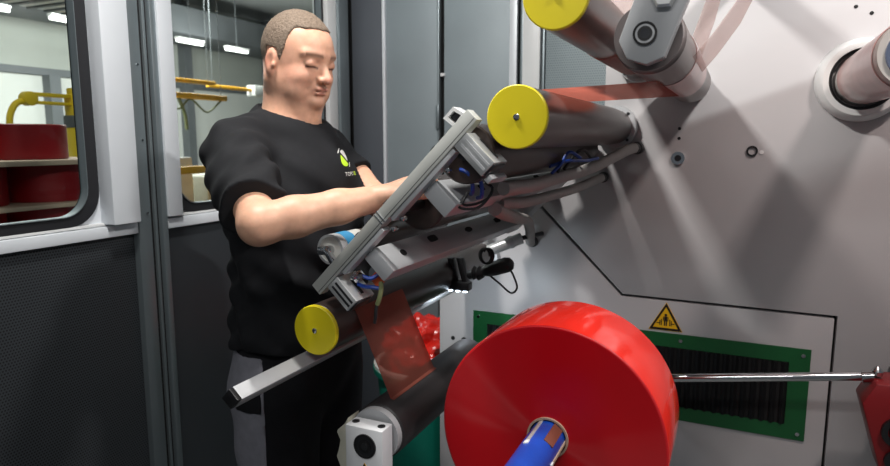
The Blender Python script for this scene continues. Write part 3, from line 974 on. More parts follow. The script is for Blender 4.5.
a_, b_ = at(482, 272, sy), at(513, 263, sy)
MB().lathe(a_, b_, [(0, 0.006), (0.004, 0.014), (0.02, 0.019), (0.045, 0.022), (float(np.linalg.norm(b_ - a_)) - 0.02, 0.023), (float(np.linalg.norm(b_ - a_)) - 0.006, 0.018), (float(np.linalg.norm(b_ - a_)), 0.008)], 24).build('handle', 'black_plastic', se, 60)
a_, b_ = at(468, 275, sy), at(486, 271, sy)
MB().cyl(a_, b_, 0.013, 20, 0.003).build('neck', 'steel_dark', se)
a_ = at(478, 273, sy)
MB().lathe(a_ - V3(0.02, 0, 0), a_ + V3(0.02, 0, 0), [(0, 0.010), (0.008, 0.022), (0.016, 0.016), (0.024, 0.023), (0.04, 0.012)], 12).build('clamp_knob', 'black_plastic', se)
for u in (447, 456):
    p, q = at(u, 258, sy), at(u + 6, 284, sy)
    MB().prism([p, p + V3(0.016, 0, 0.0), q + V3(0.016, 0, 0), q], (0, 0.03, 0), 0.002).build('hanger_plate', 'black_plastic', se)
p = at(461, 286, sy)
MB().box(tuple(p - V3(0.045, 0.015, 0.012)), tuple(p + V3(0.03, 0.02, 0.014)), 0.004).build('lamp_housing', 'black_plastic', se)
for k in range(3):
    q = p + V3(-0.03 + 0.024 * k, -0.010, -0.0125)
    MB().cyl(q, q - V3(0, 0, 0.003), 0.007, 14).build('lamp_lens', 'led', se)
MB().tube([at(488, 274, sy), at(500, 284, sy), at(511, 293, sy), at(517, 288, sy), at(514, 277, sy), at(510, 269, sy)], 0.0032, 8).build('cable', 'cable_black', se)
coil = []
for k in range(40):
    a = k * 0.55
    c = at(484 + k * 0.12, 256, 1.72)
    coil.append(c + V3(0.022 * math.cos(a) * 0.8, 0.004 * math.sin(a * 0.31), 0.022 * math.sin(a)))
MB().tube(coil, 0.0032, 6, 0, 0.01).build('cable_coil', 'cable_black', se)
lo = bpy.data.lights.new('lamp_light', 'AREA')
lo.size, lo.energy, lo.color = 0.06, 1.3, (0.82, 0.92, 1.0)
lob = bpy.data.objects.new('lamp_light', lo)
COL.objects.link(lob)
lob.parent = se
lob.location = Vector(tuple(p - V3(0, 0, 0.022))) - se.location
lob.rotation_euler = (math.radians(35), 0, 0)

tu = thing('silver_tube', 'short silver pneumatic cylinder behind the coiled cable', 'cylinder', tuple(at(505, 244, 1.95)))
a_, b_ = at(488, 251, 1.95), at(522, 238, 2.00)
L_ = float(np.linalg.norm(b_ - a_))
MB().cyl(a_, b_, 0.019, 28, 0.003).build('barrel', 'aluminium', tu)
MB().lathe(a_, b_, [(L_ * 0.62, 0.0185), (L_ * 0.62, 0.021), (L_ * 0.74, 0.021), (L_ * 0.74, 0.0185)], 28, cap=False).build('band', 'alu_flat', tu, solid=False)
MB().cyl(b_, (b_[0] + 0.03, YP - 0.0005, b_[2]), 0.008, 14).build('mount', 'steel_dark', tu)

# ------------------------------------------------------------------ film web
fw_ = thing('film_web', 'sheer red film running over the rollers towards the red roll', 'film', (-0.72, 1.2, 0.9))


def sheet(pts, y0, y1, m, name='film_span'):
    """pts: (x, z) path, spanned between y0 and y1, 0.5 mm thick"""
    mb2 = MB()
    P = [V3(x, 0, z) for x, z in pts]
    n = len(P)
    vs_ = []
    for i, q in enumerate(P):
        d = P[min(i + 1, n - 1)] - P[max(i - 1, 0)]
        d /= np.linalg.norm(d)
        nn = V3(d[2], 0, -d[0]) * 0.0002
        vs_ += [q + nn + V3(0, y0, 0), q + nn + V3(0, y1, 0), q - nn + V3(0, y1, 0), q - nn + V3(0, y0, 0)]
    fs = []
    for i in range(n - 1):
        for k in range(4):
            k2 = (k + 1) % 4
            fs.append((4 * i + k, 4 * i + k2, 4 * i + 4 + k2, 4 * i + 4 + k))
    fs += [(3, 2, 1, 0), tuple(4 * (n - 1) + k for k in range(4))]
    mb2.add(vs_, fs)
    return mb2.build(name, m, fw_)


def arc(cx, cz, r, a0, a1, n=14):
    return [(cx + r * math.cos(math.radians(a0 + (a1 - a0) * k / n)), cz + r * math.sin(math.radians(a0 + (a1 - a0) * k / n))) for k in range(n + 1)]


# from the dark yellow-capped roller down to the black rubber roller, then to the red roll
sheet(arc(-0.827, 1.086, 0.0568, 34, 26, 3) + arc(-0.698, 0.856, 0.0642, 82, 74, 2), 1.205, 1.43, 'film_sheer')
# over the upper roller and below the swing arm roller, then upwards, carried on out of view to shade the panel
sheet(arc(-0.371, 1.541, 0.0582, 150, 98, 6) + arc(-0.149, 1.666, 0.0594, 268, 272, 2), 1.26, 1.70, 'film_sheer')
sheet([(-0.092, 1.652), (-0.060, 1.692), (-0.018, 1.755), (0.11, 2.05), (0.30, 2.55)], 1.30, 1.60, 'film_sheer_pale')
sheet([(-0.094, 1.69), (-0.072, 1.76), (0.0, 2.1), (0.08, 2.55)], 1.30, 1.60, 'film_sheer_pale')
sheet(arc(-0.305, 1.746, 0.0592, 140, 108, 4) + [(0.0, 1.905), (0.6, 2.13), (1.2, 2.35)], 1.28, 1.75, 'film_sheer_pale')  # unseen upper run, placed for the shadow it casts on the panel
sheet([(1.2, 2.35), (0.9, 2.05), (0.62, 1.95)], 1.28, 1.75, 'film_sheer_pale')  # unseen span, added to shade the panel
sheet(arc(-0.305, 1.746, 0.0592, 200, 300, 10) + [(-0.19, 1.76)], 1.55, 1.95, 'film_sheer')

# ------------------------------------------------------------------ bin with red scrap
bn = thing('waste_bin', 'teal plastic waste bin standing behind the edge of the machine panel', 'bin', (-1.22, 2.42, 0))
MB().lathe((-1.22, 2.42, 0.001), (-1.22, 2.42, 0.6), [(0, 0.15), (0.01, 0.16), (0.50, 0.20), (0.50, 0.215), (0.525, 0.217), (0.525, 0.195), (0.48, 0.192), (0.03, 0.15)], 40).build('bucket', 'teal', bn)
MB().ring((-1.22, 2.42, 0.526), (-1.22, 2.42, 0.540), 0.214, 0.19, 40).build('rim', 'film_white', bn)
# crumpled scrap
b = bmesh.new()
bmesh.ops.create_icosphere(b, subdivisions=5, radius=1)
rn = random.Random(5)
dirs = [(Vector((rn.gauss(0, 1), rn.gauss(0, 1), rn.gauss(0, 1))).normalized(), rn.uniform(4, 11), rn.uniform(0, 6)) for _ in range(14)]
for v in b.verts:
    n_ = v.co.normalized()
    k = 1 + sum(abs(math.sin(n_.dot(d) * f + p)) * 0.075 for d, f, p in dirs) - 0.62
    v.co = Vector((-1.20 + n_.x * k * 0.165, 2.42 + n_.y * k * 0.155, 0.60 + n_.z * k * 0.13))
sc_ = MB().bm(b).build('scrap_film', 'red_bag', None, 20)
tag(sc_, 'crumpled bright red film scrap heaped in the teal bin', 'plastic scrap')

# ------------------------------------------------------------------ hall beyond the windows
hw = struct('wall_hall', 'pale far wall of the factory hall seen through the windows', (-11, 6, 0))
MB().box((-11.1, -3, 2.72), (-11.0, 14, 4.4)).build('upper_wall', 'hall_wall', hw)
MB().box((-11.1, -3, 0), (-11.0, 14, 2.60)).build('lower_wall', 'hall_wall_low', hw)
MB().box((-11.1, -3, 2.60), (-10.93, 14, 2.72)).build('crane_rail', 'hall_steel', hw)
for y in (1.0, 7.35, 10.35, 13.0):
    MB().box((-11.0, y, 0), (-10.8, y + 0.2, 4.4 if y > 8 else 2.6)).build('column', 'hall_steel', hw)
we = MB().box((-11.1, 14.0, 0), (3.2, 14.1, 4.4)).build('wall_end', 'hall_wall', None)
we['kind'] = 'structure'
we['label'] = 'pale end wall of the factory hall'
ce = MB().box((-11.1, -3, 4.4), (-1.9, 14.1, 4.5)).build('ceiling', 'hall_ceiling', None)
ce['kind'] = 'structure'
ce['label'] = 'grey roof of the factory hall'
du = MB()
du.box((-10.75, -2.5, 3.45), (-9.5, 13.5, 3.95), 0.02)
tag(du.build('air_duct', 'hall_steel'), 'grey ventilation duct along the hall roof behind the strip lamps', 'duct')
tr = thing('cable_tray', 'white perforated cable tray under the hall roof above the near window', 'cable tray', (-6.0, 3.9, 2.85))
MB().box((-6.4, 2.6, 2.78), (-5.6, 4.7, 2.80)).build('tray', 'box_white', tr)
for k in range(12):
    MB().box((-6.4, 2.65 + k * 0.17, 2.765), (-5.6, 2.70 + k * 0.17, 2.781)).build('rung', 'hall_steel', tr)
MB().box((-6.05, 3.6, 2.79), (-5.95, 3.7, 4.4)).build('hanger', 'hall_steel', tr)
for k, y in enumerate((5.35, 6.50, 7.62, 8.76, 9.93)):
    l_ = thing('strip_lamp', 'white fluorescent strip lamp hanging in a row in the hall', 'lamp', (-9.0, y, 3.22), 'strip lamps of the hall')
    MB().cyl((-9.0, y - 0.30, 3.21), (-9.0, y + 0.30, 3.21), 0.024, 14, 0.006).build('tube', 'lamp_white', l_)
    MB().box((-9.05, y - 0.3, 3.235), (-8.95, y + 0.3, 3.275), 0.005).build('housing', 'box_white', l_)
    MB().cyl((-9.0, y, 3.27), (-9.0, y, 4.4), 0.006, 6).build('hanger', 'hall_steel', l_)

# stacked red rolls, boards between the layers
pal = thing('pallet_rack', 'steel stand carrying the stacked red rolls outside the window', 'stand', (-3.35, 2.1, 0))
MB().box((-3.75, 1.0, 0.93), (-2.95, 2.6, 0.98), 0.004).build('deck', 'board_wood', pal)
for x in (-3.70, -3.0):
    for y in (1.05, 2.55):
        MB().box((x - 0.03, y - 0.03, 0), (x + 0.03, y + 0.03, 0.93), 0.003).build('leg', 'hall_steel', pal)
for layer, (z0, z1, ys) in enumerate(((0.981, 1.171, (1.28, 1.72, 2.16)), (1.192, 1.380, (1.30, 1.74, 2.18)), (1.405, 1.577, (1.62, 2.06)))):
    for y in ys:
        ro_ = thing('stacked_film_roll', ('dark red film roll in the bottom layer of the stack outside the window', 'dark red film roll in the middle layer between two boards', 'dark red film roll on the top board of the stack')[layer],
                    'film roll', (-3.3, y, z0), ('bottom layer of stacked rolls', 'middle layer of stacked rolls', 'top layer of stacked rolls')[layer])
        MB().lathe((-3.3, y, z0), (-3.3, y, z1), [(0, 0.04), (0, 0.205), (0.004, 0.21), (z1 - z0 - 0.004, 0.21), (z1 - z0, 0.205), (z1 - z0, 0.04), (0, 0.04)], 48, cap=False).build('wound_film', 'hall_roll', ro_)
        MB().ring((-3.3, y, z0 + 0.001), (-3.3, y, z1 - 0.001), 0.0405, 0.036, 24).build('core', 'core_card', ro_)
for k, z in enumerate((1.1715, 1.3805)):
    tag(MB().box((-3.72, 1.02, z), (-3.02 + 0.03 * k, 2.52 - 0.06 * k, z + (0.020, 0.024)[k]), 0.001).build('separator_board', 'board_wood'),
        ('thin pale board lying between the bottom and middle rolls', 'thin pale board lying between the middle and top rolls')[k], 'board')

# yellow manipulator arm behind the rolls
ym = thing('lifting_manipulator', 'yellow jointed lifting arm with a hook behind the red rolls', 'crane', (-5.0, 3.62, 0))
MB().box((-5.07, 3.55, 0.02), (-4.93, 3.69, 1.86), 0.01).build('mast', 'crane_yellow', ym)
MB().box((-5.25, 3.4, 0), (-4.75, 3.85, 0.025), 0.004).build('base_plate', 'hall_steel', ym)
MB().box((-5.08, 3.54, 1.60), (-4.92, 3.70, 1.70), 0.01).build('joint', 'hall_steel', ym)
MB().box((-5.03, 3.22, 1.835), (-4.97, 3.62, 1.865), 0.006).build('upper_arm', 'crane_yellow', ym)
MB().box((-5.03, 3.22, 1.775), (-4.97, 3.62, 1.80), 0.006).build('lower_arm', 'crane_yellow', ym)
MB().box((-5.045, 3.56, 1.74), (-4.955, 3.68, 1.92), 0.01).build('pivot', 'crane_yellow', ym)
MB().cyl((-5.045, 3.22, 1.815), (-4.955, 3.22, 1.815), 0.055, 20, 0.01).build('elbow', 'crane_yellow', ym)
MB().tube([(-5.0, 3.20, 1.80), (-5.0, 3.12, 1.77), (-5.0, 3.07, 1.68), (-5.0, 3.06, 1.56)], 0.024, 10).build('hook_arm', 'crane_yellow', ym)
MB().tube([(-5.0, 3.06, 1.56), (-5.0, 3.07, 1.50), (-5.0, 3.11, 1.48), (-5.0, 3.14, 1.51)], 0.014, 8).build('hook', 'hall_steel', ym)
MB().cyl((-5.0, 3.62, 1.9), (-5.0, 3.62, 4.4), 0.008, 6).build('suspension_cable', 'hall_steel', ym)

# light crane with orange girders and yellow guard seen through the rear window
gc = thing('light_crane', 'yellow light crane with two slim girders and a white trolley box', 'crane', (-6.6, 6.6, 0))
MB().box((-6.65, 5.2, 2.235), (-6.55, 6.80, 2.285), 0.01).build('girder', 'beam_orange', gc)
MB().box((-6.05, 5.2, 1.985), (-5.95, 6.36, 2.050), 0.01).build('girder', 'beam_orange', gc)
MB().box((-6.94, 7.0, 2.235), (-6.88, 8.25, 2.285), 0.01).build('girder', 'beam_orange', gc)
MB().box((-6.98, 7.88, 2.17), (-6.82, 8.35, 2.33), 0.01).build('trolley_box', 'box_white', gc)
for x, y, z in ((-6.6, 6.7, 2.28), (-6.0, 6.3, 2.05), (-6.91, 7.1, 2.28), (-6.0, 5.4, 2.05)):
    MB().cyl((x, y, z), (x, y, 4.4), 0.004, 6).build('hanger', 'hall_steel', gc)
for x, y in ((-6.6, 5.27), (-6.9, 8.30)):
    MB().box((x - 0.05, y - 0.05, 0), (x + 0.05, y + 0.05, 2.12), 0.01).build('mast', 'beam_orange', gc)
MB().tube([(-6.0, 5.4, 1.99), (-6.0, 5.6, 1.86), (-6.0, 5.8, 1.98), (-6.0, 6.05, 1.84), (-6.0, 6.3, 1.99)], 0.012, 8).build('supply_cable', 'olive', gc)
MB().tube([(-6.0, 5.62, 1.985), (-6.0, 5.70, 1.80), (-6.0, 5.72, 1.62)], 0.02, 8).build('hoist_chain', 'olive', gc)
gr_ = thing('guard_rail', 'yellow guard rail with two bars in the hall behind the man', 'railing', (-5.0, 5.0, 0))
for z in (1.165, 0.80):
    MB().box((-5.03, 4.4, z), (-4.97, 6.0, z + 0.075), 0.01).build('bar', 'beam_orange', gr_)
for y in (4.42, 5.2, 5.96):
    MB().box((-5.04, y - 0.04, 0), (-4.971, y + 0.04, 1.24), 0.01).build('post', 'beam_orange', gr_)
for k, (y, z, w, h) in enumerate(((4.6, 0, 0.5, 1.32), (5.3, 0, 0.6, 1.1), (4.55, 1.321, 0.35, 0.16))):
    tag(MB().box((-5.9, y, z + (0.001 if z == 0 else 0)), (-5.3, y + w, z + h), 0.012).build('carton', ('box_white', 'cream', 'box_white')[k]),
        ('tall white carton behind the yellow guard rail', 'lower cream carton beside the tall white one', 'flat white carton lying on the tall carton')[k], 'carton', 'cartons behind the guard rail')


# ------------------------------------------------------------------ person: signed distance field surfaces
class SDF:
    def __init__(s, lo, hi, h):
        s.lo, s.h = V3(*lo), h
        n = np.ceil((V3(*hi) - s.lo) / h).astype(int) + 1
        s.n = n
        s.f = np.full(tuple(n), 0.2, np.float32)
        s.ax = [(s.lo[i] + h * np.arange(n[i])).astype(np.float32) for i in range(3)]

    def sub(s, lo, hi):
        i0 = np.maximum(0, np.floor((lo - s.lo) / s.h).astype(int))
        i1 = np.minimum(s.n, np.ceil((hi - s.lo) / s.h).astype(int) + 1)
        i1 = np.maximum(i0, i1)
        sl = tuple(slice(a, b) for a, b in zip(i0, i1))
        P = [s.ax[0][sl[0]][:, None, None], s.ax[1][sl[1]][None, :, None], s.ax[2][sl[2]][None, None, :]]
        return sl, P

    def comb(s, sl, d, k, op):
        a = s.f[sl]
        if a.size == 0:
            return
        if op == 'add':
            if k > 0:
                hh = np.maximum(k - np.abs(a - d), 0) / k
                s.f[sl] = np.minimum(a, d) - hh * hh * k * 0.25
            else:
                s.f[sl] = np.minimum(a, d)
        else:
            d = -d
            if k > 0:
                hh = np.maximum(k - np.abs(a - d), 0) / k
                s.f[sl] = np.maximum(a, d) + hh * hh * k * 0.25
            else:
                s.f[sl] = np.maximum(a, d)

    def cap(s, a, b, ra, rb=None, k=0.02, op='add'):
        a, b = V3(*a), V3(*b)
        rb = ra if rb is None else rb
        m = max(ra, rb) + k + 3 * s.h + 0.02
        sl, P = s.sub(np.minimum(a, b) - m, np.maximum(a, b) + m)
        d = b - a
        L2 = float(d @ d) + 1e-12
        t = np.clip(((P[0] - a[0]) * d[0] + (P[1] - a[1]) * d[1] + (P[2] - a[2]) * d[2]) / L2, 0, 1)
        q = np.sqrt((P[0] - a[0] - t * d[0]) ** 2 + (P[1] - a[1] - t * d[1]) ** 2 + (P[2] - a[2] - t * d[2]) ** 2)
        s.comb(sl, q - (ra + (rb - ra) * t), k, op)

    def ell(s, c, r, k=0.02, op='add', M=None):
        c, r = V3(*c), V3(*r)
        m = (r if M is None else np.full(3, r.max())) + k + 3 * s.h + 0.02
        sl, P = s.sub(c - m, c + m)
        X, Y, Z = P[0] - c[0], P[1] - c[1], P[2] - c[2]
        if M is not None:      # columns of M are the ellipsoid's axes in world space
            X, Y, Z = (X * M[0][j] + Y * M[1][j] + Z * M[2][j] for j in range(3))
        k0 = np.sqrt((X / r[0]) ** 2 + (Y / r[1]) ** 2 + (Z / r[2]) ** 2)
        k1 = np.sqrt((X / r[0] ** 2) ** 2 + (Y / r[1] ** 2) ** 2 + (Z / r[2] ** 2) ** 2) + 1e-9
        s.comb(sl, k0 * (k0 - 1) / k1, k, op)

    def grid(s):
        return s.ax[0][:, None, None], s.ax[1][None, :, None], s.ax[2][None, None, :]

    def mesh(s):
        f = s.f
        sg = f < 0
        cnt = np.zeros(tuple(s.n - 1), np.uint8)
        for i in (0, 1):
            for j in (0, 1):
                for k in (0, 1):
                    cnt += sg[i:s.n[0] - 1 + i, j:s.n[1] - 1 + j, k:s.n[2] - 1 + k]
        act = (cnt > 0) & (cnt < 8)
        ijk = np.argwhere(act)
        idx = np.full(act.shape, -1, np.int64)
        idx[act] = np.arange(len(ijk))
        pos = np.zeros((len(ijk), 3))
        num = np.zeros(len(ijk))
        C8 = [(i, j, k) for i in (0, 1) for j in (0, 1) for k in (0, 1)]
        for a in C8:
            for ax_ in range(3):
                if a[ax_]:
                    continue
                b_ = list(a); b_[ax_] = 1
                fa = f[ijk[:, 0] + a[0], ijk[:, 1] + a[1], ijk[:, 2] + a[2]]
                fb = f[ijk[:, 0] + b_[0], ijk[:, 1] + b_[1], ijk[:, 2] + b_[2]]
                cr = (fa < 0) != (fb < 0)
                t = np.where(cr, fa / np.where(cr, fa - fb, 1), 0)
                pp = np.array(a, float)[None].repeat(len(ijk), 0)
                pp[:, ax_] += t
                pos += pp * cr[:, None]
                num += cr
        v = s.lo + s.h * (ijk + pos / num[:, None])
        quads = []
        for d in range(3):
            e1, e2 = (d + 1) % 3, (d + 2) % 3
            lo_ = [0, 0, 0]; lo_[e1] = 1; lo_[e2] = 1
            hi_ = [s.n[i] - 1 for i in range(3)]
            sA = sg[lo_[0]:hi_[0], lo_[1]:hi_[1], lo_[2]:hi_[2]]
            up_ = list(lo_); up_[d] += 1
            hu = list(hi_); hu[d] += 1
            sB = sg[up_[0]:hu[0], up_[1]:hu[1], up_[2]:hu[2]]
            for flip, msk in ((False, sA & ~sB), (True, ~sA & sB)):
                p = np.argwhere(msk) + np.array(lo_)
                if not len(p):
                    continue
                o1 = np.zeros(3, int); o1[e1] = 1
                o2 = np.zeros(3, int); o2[e2] = 1
                g = lambda q: idx[q[:, 0], q[:, 1], q[:, 2]]
                q = np.stack([g(p), g(p - o1), g(p - o1 - o2), g(p - o2)], 1)
                quads.append(q[:, ::-1] if flip else q)
        q = np.concatenate(quads)
        q = q[(q >= 0).all(1)]
        return v, q


def mesh_np(name, v, q, m, parent, colors=None):
    me = bpy.data.meshes.new(name)
    me.vertices.add(len(v))
    me.vertices.foreach_set('co', v.astype(np.float32).ravel())
    me.loops.add(q.size)
    me.loops.foreach_set('vertex_index', q.astype(np.int32).ravel())
    me.polygons.add(len(q))
    me.polygons.foreach_set('loop_start', (np.arange(len(q)) * 4).astype(np.int32))
    me.update(calc_edges=True)
    me.validate()
    if colors is not None:
        at_ = me.color_attributes.new('Col', 'FLOAT_COLOR', 'POINT')
        at_.data.foreach_set('color', np.concatenate([colors, np.ones((len(v), 1))], 1).astype(np.float32).ravel())
    o = link(name, me, m, parent, None)
    me.shade_smooth()
    return o


PX, PY = -0.97, 1.235
pe = thing('person', 'man in a black t-shirt and black and grey work trousers reaching for the frame', 'person', (PX, PY, 0))
# head frame: forward, left, up
yaw, pit = math.radians(-6), math.radians(15)
hf = V3(math.cos(yaw) * math.cos(pit), math.sin(yaw) * math.cos(pit), -math.sin(pit))
hl = V3(-math.sin(yaw), math.cos(yaw), 0)
hu_ = np.cross(hf, hl)
HC = V3(-0.955, 1.235, 1.671)
HM = np.stack([hf, hl, hu_], 1)


def H(x, y, z):
    return HC + hf * x + hl * y + hu_ * z


RS, RE, RW = V3(-0.974, 1.055, 1.472), V3(-0.765, 0.880, 1.352), V3(-0.622, 1.050, 1.391)
LS, LE, LW = V3(-0.955, 1.365, 1.455), V3(-0.795, 1.360, 1.345), V3(-0.655, 1.180, 1.380)

body = SDF((-1.16, 0.83, 1.15), (-0.52, 1.56, 1.83), 0.0027)
# head
body.ell(H(0.006, 0, 0.038), (0.079, 0.0750, 0.082), 0.0, M=HM)
body.ell(H(0.030, 0, -0.002), (0.066, 0.064, 0.070), 0.020, M=HM)
body.ell(H(0.028, 0, 0.045), (0.066, 0.061, 0.056), 0.015, M=HM)
for s_ in (-1, 1):
    body.cap(H(0.004, s_ * 0.052, -0.032), H(0.060, s_ * 0.028, -0.066), 0.022, 0.018, 0.020)     # jaw
    body.ell(H(0.058, s_ * 0.037, -0.014), (0.030, 0.024, 0.024), 0.012, M=HM)                    # cheek
    body.ell(H(0.040, s_ * 0.044, -0.030), (0.036, 0.022, 0.030), 0.015, M=HM)                    # cheek side
    body.ell(H(0.058, s_ * 0.036, -0.050), (0.027, 0.024, 0.024), 0.014, M=HM)                    # jowl
body.ell(H(0.084, 0, -0.064), (0.0190, 0.024, 0.0180), 0.013, M=HM)                               # chin
body.ell(H(0.040, 0, -0.078), (0.037, 0.043, 0.020), 0.020, M=HM)                                 # under the chin
body.ell(H(0.078, 0, -0.034), (0.022, 0.029, 0.023), 0.010, M=HM)                                 # mouth mound
for s_ in (-1, 1):
    body.ell(H(0.104, s_ * 0.032, 0.021), (0.017, 0.0175, 0.0125), 0.010, 'sub', HM)              # eye sockets
    body.ell(H(0.0790, s_ * 0.0315, 0.018), (0.0135, 0.0150, 0.0120), 0.003, M=HM)                # lowered lids
    body.cap(H(0.0875, s_ * 0.010, 0.036), H(0.074, s_ * 0.046, 0.038), 0.0085, 0.007, 0.012)     # brow
    body.cap(H(0.0860, s_ * 0.020, 0.005), H(0.076, s_ * 0.042, 0.007), 0.0035, 0.0035, 0.006)    # bags
body.cap(H(0.086, 0, 0.026), H(0.107, 0, -0.007), 0.0075, 0.0100, 0.010)                          # nose
body.ell(H(0.109, 0, -0.0115), (0.0115, 0.0115, 0.0095), 0.006, M=HM)
for s_ in (-1, 1):
    body.ell(H(0.099, s_ * 0.0125, -0.0135), (0.011, 0.0070, 0.0072), 0.004, M=HM)
    body.ell(H(0.106, s_ * 0.0060, -0.0220), (0.005, 0.0028, 0.003), 0.002, 'sub', HM)
    body.cap(H(0.097, s_ * 0.020, -0.016), H(0.088, s_ * 0.031, -0.040), 0.0018, 0.0015, 0.008, 'sub')  # nasolabial fold
body.cap(H(0.1000, -0.013, -0.0335), H(0.1000, 0.013, -0.0335), 0.0040, 0.0040, 0.005)            # lips
body.cap(H(0.0985, -0.012, -0.0440), H(0.0985, 0.012, -0.0440), 0.0045, 0.0045, 0.005)
for s_ in (-1, 1):
    body.cap(H(0.1065, 0, -0.0388), H(0.0920, s_ * 0.025, -0.0412), 0.0024, 0.0020, 0.002, 'sub')  # mouth line
body.cap(H(0.1035, -0.012, -0.0520), H(0.1035, 0.012, -0.0520), 0.0035, 0.0035, 0.008, 'sub')
# ears
for s_ in (-1, 1):
    body.ell(H(0.006, s_ * 0.0755, 0.006), (0.0155, 0.0080, 0.0250), 0.006, M=HM)
    body.ell(H(0.009, s_ * 0.0740, -0.016), (0.0095, 0.0070, 0.0120), 0.006, M=HM)
    body.ell(H(0.010, s_ * 0.0840, 0.006), (0.0085, 0.0045, 0.0150), 0.004, 'sub', HM)
    body.ell(H(0.020, s_ * 0.0790, -0.002), (0.0050, 0.0050, 0.0070), 0.003, M=HM)
# neck
body.cap(H(-0.002, 0, -0.02), (-0.968, 1.235, 1.53), 0.056, 0.064, 0.03)
body.cap(H(0.006, 0, -0.06), (-0.958, 1.235, 1.54), 0.047, 0.058, 0.03)
# torso core and arms
body.ell((-0.97, 1.235, 1.36), (0.11, 0.16, 0.15), 0.04)
body.cap((-0.975, 1.10, 1.46), (-0.965, 1.37, 1.46), 0.045, 0.045, 0.04)
body.cap((-0.98, 1.235, 1.52), (-0.975, 1.10, 1.475), 0.045, 0.04, 0.04)
body.cap((-0.98, 1.235, 1.52), (-0.965, 1.37, 1.475), 0.045, 0.04, 0.04)


def arm(S_, E_, W_, side):
    body.cap(S_, S_ + (E_ - S_) * 0.5, 0.042, 0.042, 0.03)
    body.cap(S_ + (E_ - S_) * 0.5, E_, 0.042, 0.034, 0.02)
    d = W_ - E_
    body.cap(E_, E_ + d * 0.28, 0.0345, 0.0360, 0.02)
    body.cap(E_ + d * 0.28, E_ + d * 0.65, 0.0365, 0.031, 0.015)
    body.cap(E_ + d * 0.65, W_, 0.031, 0.0245, 0.015)


arm(RS, RE, RW, -1)
arm(LS, LE, LW, 1)


def hand(W_, fwd, lat, nrm, curl, thumb):
    """W_ wrist; fwd along the hand, lat towards the little finger's far side from the thumb, nrm = back of the hand"""
    fwd = fwd / np.linalg.norm(fwd)
    nrm = nrm - fwd * (nrm @ fwd); nrm /= np.linalg.norm(nrm)
    lat = np.cross(nrm, fwd) * thumb      # points to the thumb side
    g = lambda a, b, c: W_ + fwd * a + lat * b + nrm * c
    for b in (-0.026, -0.009, 0.009, 0.026):
        body.cap(g(0.005, b * 0.6, 0), g(0.075, b, 0.002), 0.0165, 0.0125, 0.012)
    for b, ln, cu in ((0.029, 0.072, 0.9), (0.010, 0.080, 1.0), (-0.010, 0.075, 1.1), (-0.029, 0.060, 1.25)):
        p = g(0.076, b, 0.002)
        a = 0.35
        for j, (f_, r0, r1) in enumerate(((0.45, 0.0098, 0.0090), (0.32, 0.0090, 0.0082), (0.25, 0.0082, 0.0070))):
            q = p + (fwd * math.cos(a) - nrm * math.sin(a) + lat * b * 0.6) * ln * f_
            body.cap(p, q, r0, r1, 0.003)
            p = q
            a += curl * cu
    p0, p1, p2, p3 = g(0.015, 0.022, -0.006), g(0.045, 0.047, -0.016), g(0.070, 0.054, -0.026), g(0.092, 0.052, -0.036)
    body.cap(p0, p1, 0.0160, 0.0130, 0.010)
    body.cap(p1, p2, 0.0125, 0.0105, 0.003)
    body.cap(p2, p3, 0.0105, 0.0085, 0.003)


hand(RW, V3(0.045, 0.070, 0.030), None, V3(-0.45, -0.35, 0.85), 0.95, -1)
hand(LW, V3(0.085, -0.004, 0.035), None, V3(-0.25, 0.55, 0.80), 0.95, 1)

v, q = body.mesh()
# skin colour by region, darker along the mouth line and around the eyes
loc_ = (v - HC) @ HM
hx, hy, hz = loc_[:, 0], np.abs(loc_[:, 1]), loc_[:, 2]
base = np.array(lin((208, 160, 134)))
colr = np.repeat(base[None], len(v), 0)


def blend(mask, rgb):
    global colr
    mask = np.clip(mask, 0, 1)[:, None]
    colr = colr * (1 - mask) + np.array(lin(rgb))[None] * mask


def gau(cx, cy, cz, rx_, ry_, rz_):
    return np.exp(-(((hx - cx) / rx_) ** 2 + ((hy - cy) / ry_) ** 2 + ((hz - cz) / rz_) ** 2))


head = (hz > -0.11) & (v[:, 2] > 1.53)
blend(gau(0.06, 0.045, -0.01, 0.03, 0.03, 0.025) * 0.5 * head, (208, 140, 122))
blend(gau(0.115, 0, -0.012, 0.014, 0.014, 0.013) * 0.6 * head, (205, 132, 116))
blend(gau(-0.004, 0.08, 0.0, 0.02, 0.012, 0.03) * 0.55 * head, (208, 130, 112))
blend(gau(0.06, 0.03, -0.056, 0.05, 0.05, 0.026) * 0.55 * head, (168, 130, 112))
blend(gau(0.085, 0.0, -0.03, 0.02, 0.03, 0.010) * 0.3 * head, (180, 140, 124))
for z, rgb, a in ((-0.0335, (186, 116, 106), 0.8), (-0.0445, (190, 122, 112), 0.7)):
    blend(gau(0.104, 0.0, z, 0.02, 0.018, 0.004) * a * head, rgb)
blend(gau(0.100, 0.0, -0.0392, 0.02, 0.020, 0.0022) * 0.75 * head, (112, 62, 56))
brow = np.exp(-(((hz - 0.0385 + 0.10 * np.abs(hy - 0.028)) / 0.0045) ** 2)) * (hy > 0.012) * (hy < 0.050) * (hx > 0.05)
blend(brow * 0.85 * head, (112, 82, 66))
lash = np.exp(-(((hz - 0.0125 + 0.15 * np.abs(hy - 0.031)) / 0.0026) ** 2)) * (np.abs(hy - 0.031) < 0.0145) * (hx > 0.07)
blend(lash * 0.95 * head, (48, 30, 26))
blend(gau(0.085, 0.031, 0.0245, 0.02, 0.015, 0.004) * 0.35 * head, (170, 116, 100))
blend(gau(0.085, 0.031, 0.004, 0.02, 0.016, 0.004) * 0.25 * head, (176, 126, 110))
forearm = (v[:, 2] < 1.45) & (v[:, 0] > -0.9)
blend(forearm * 0.35, (214, 168, 140))
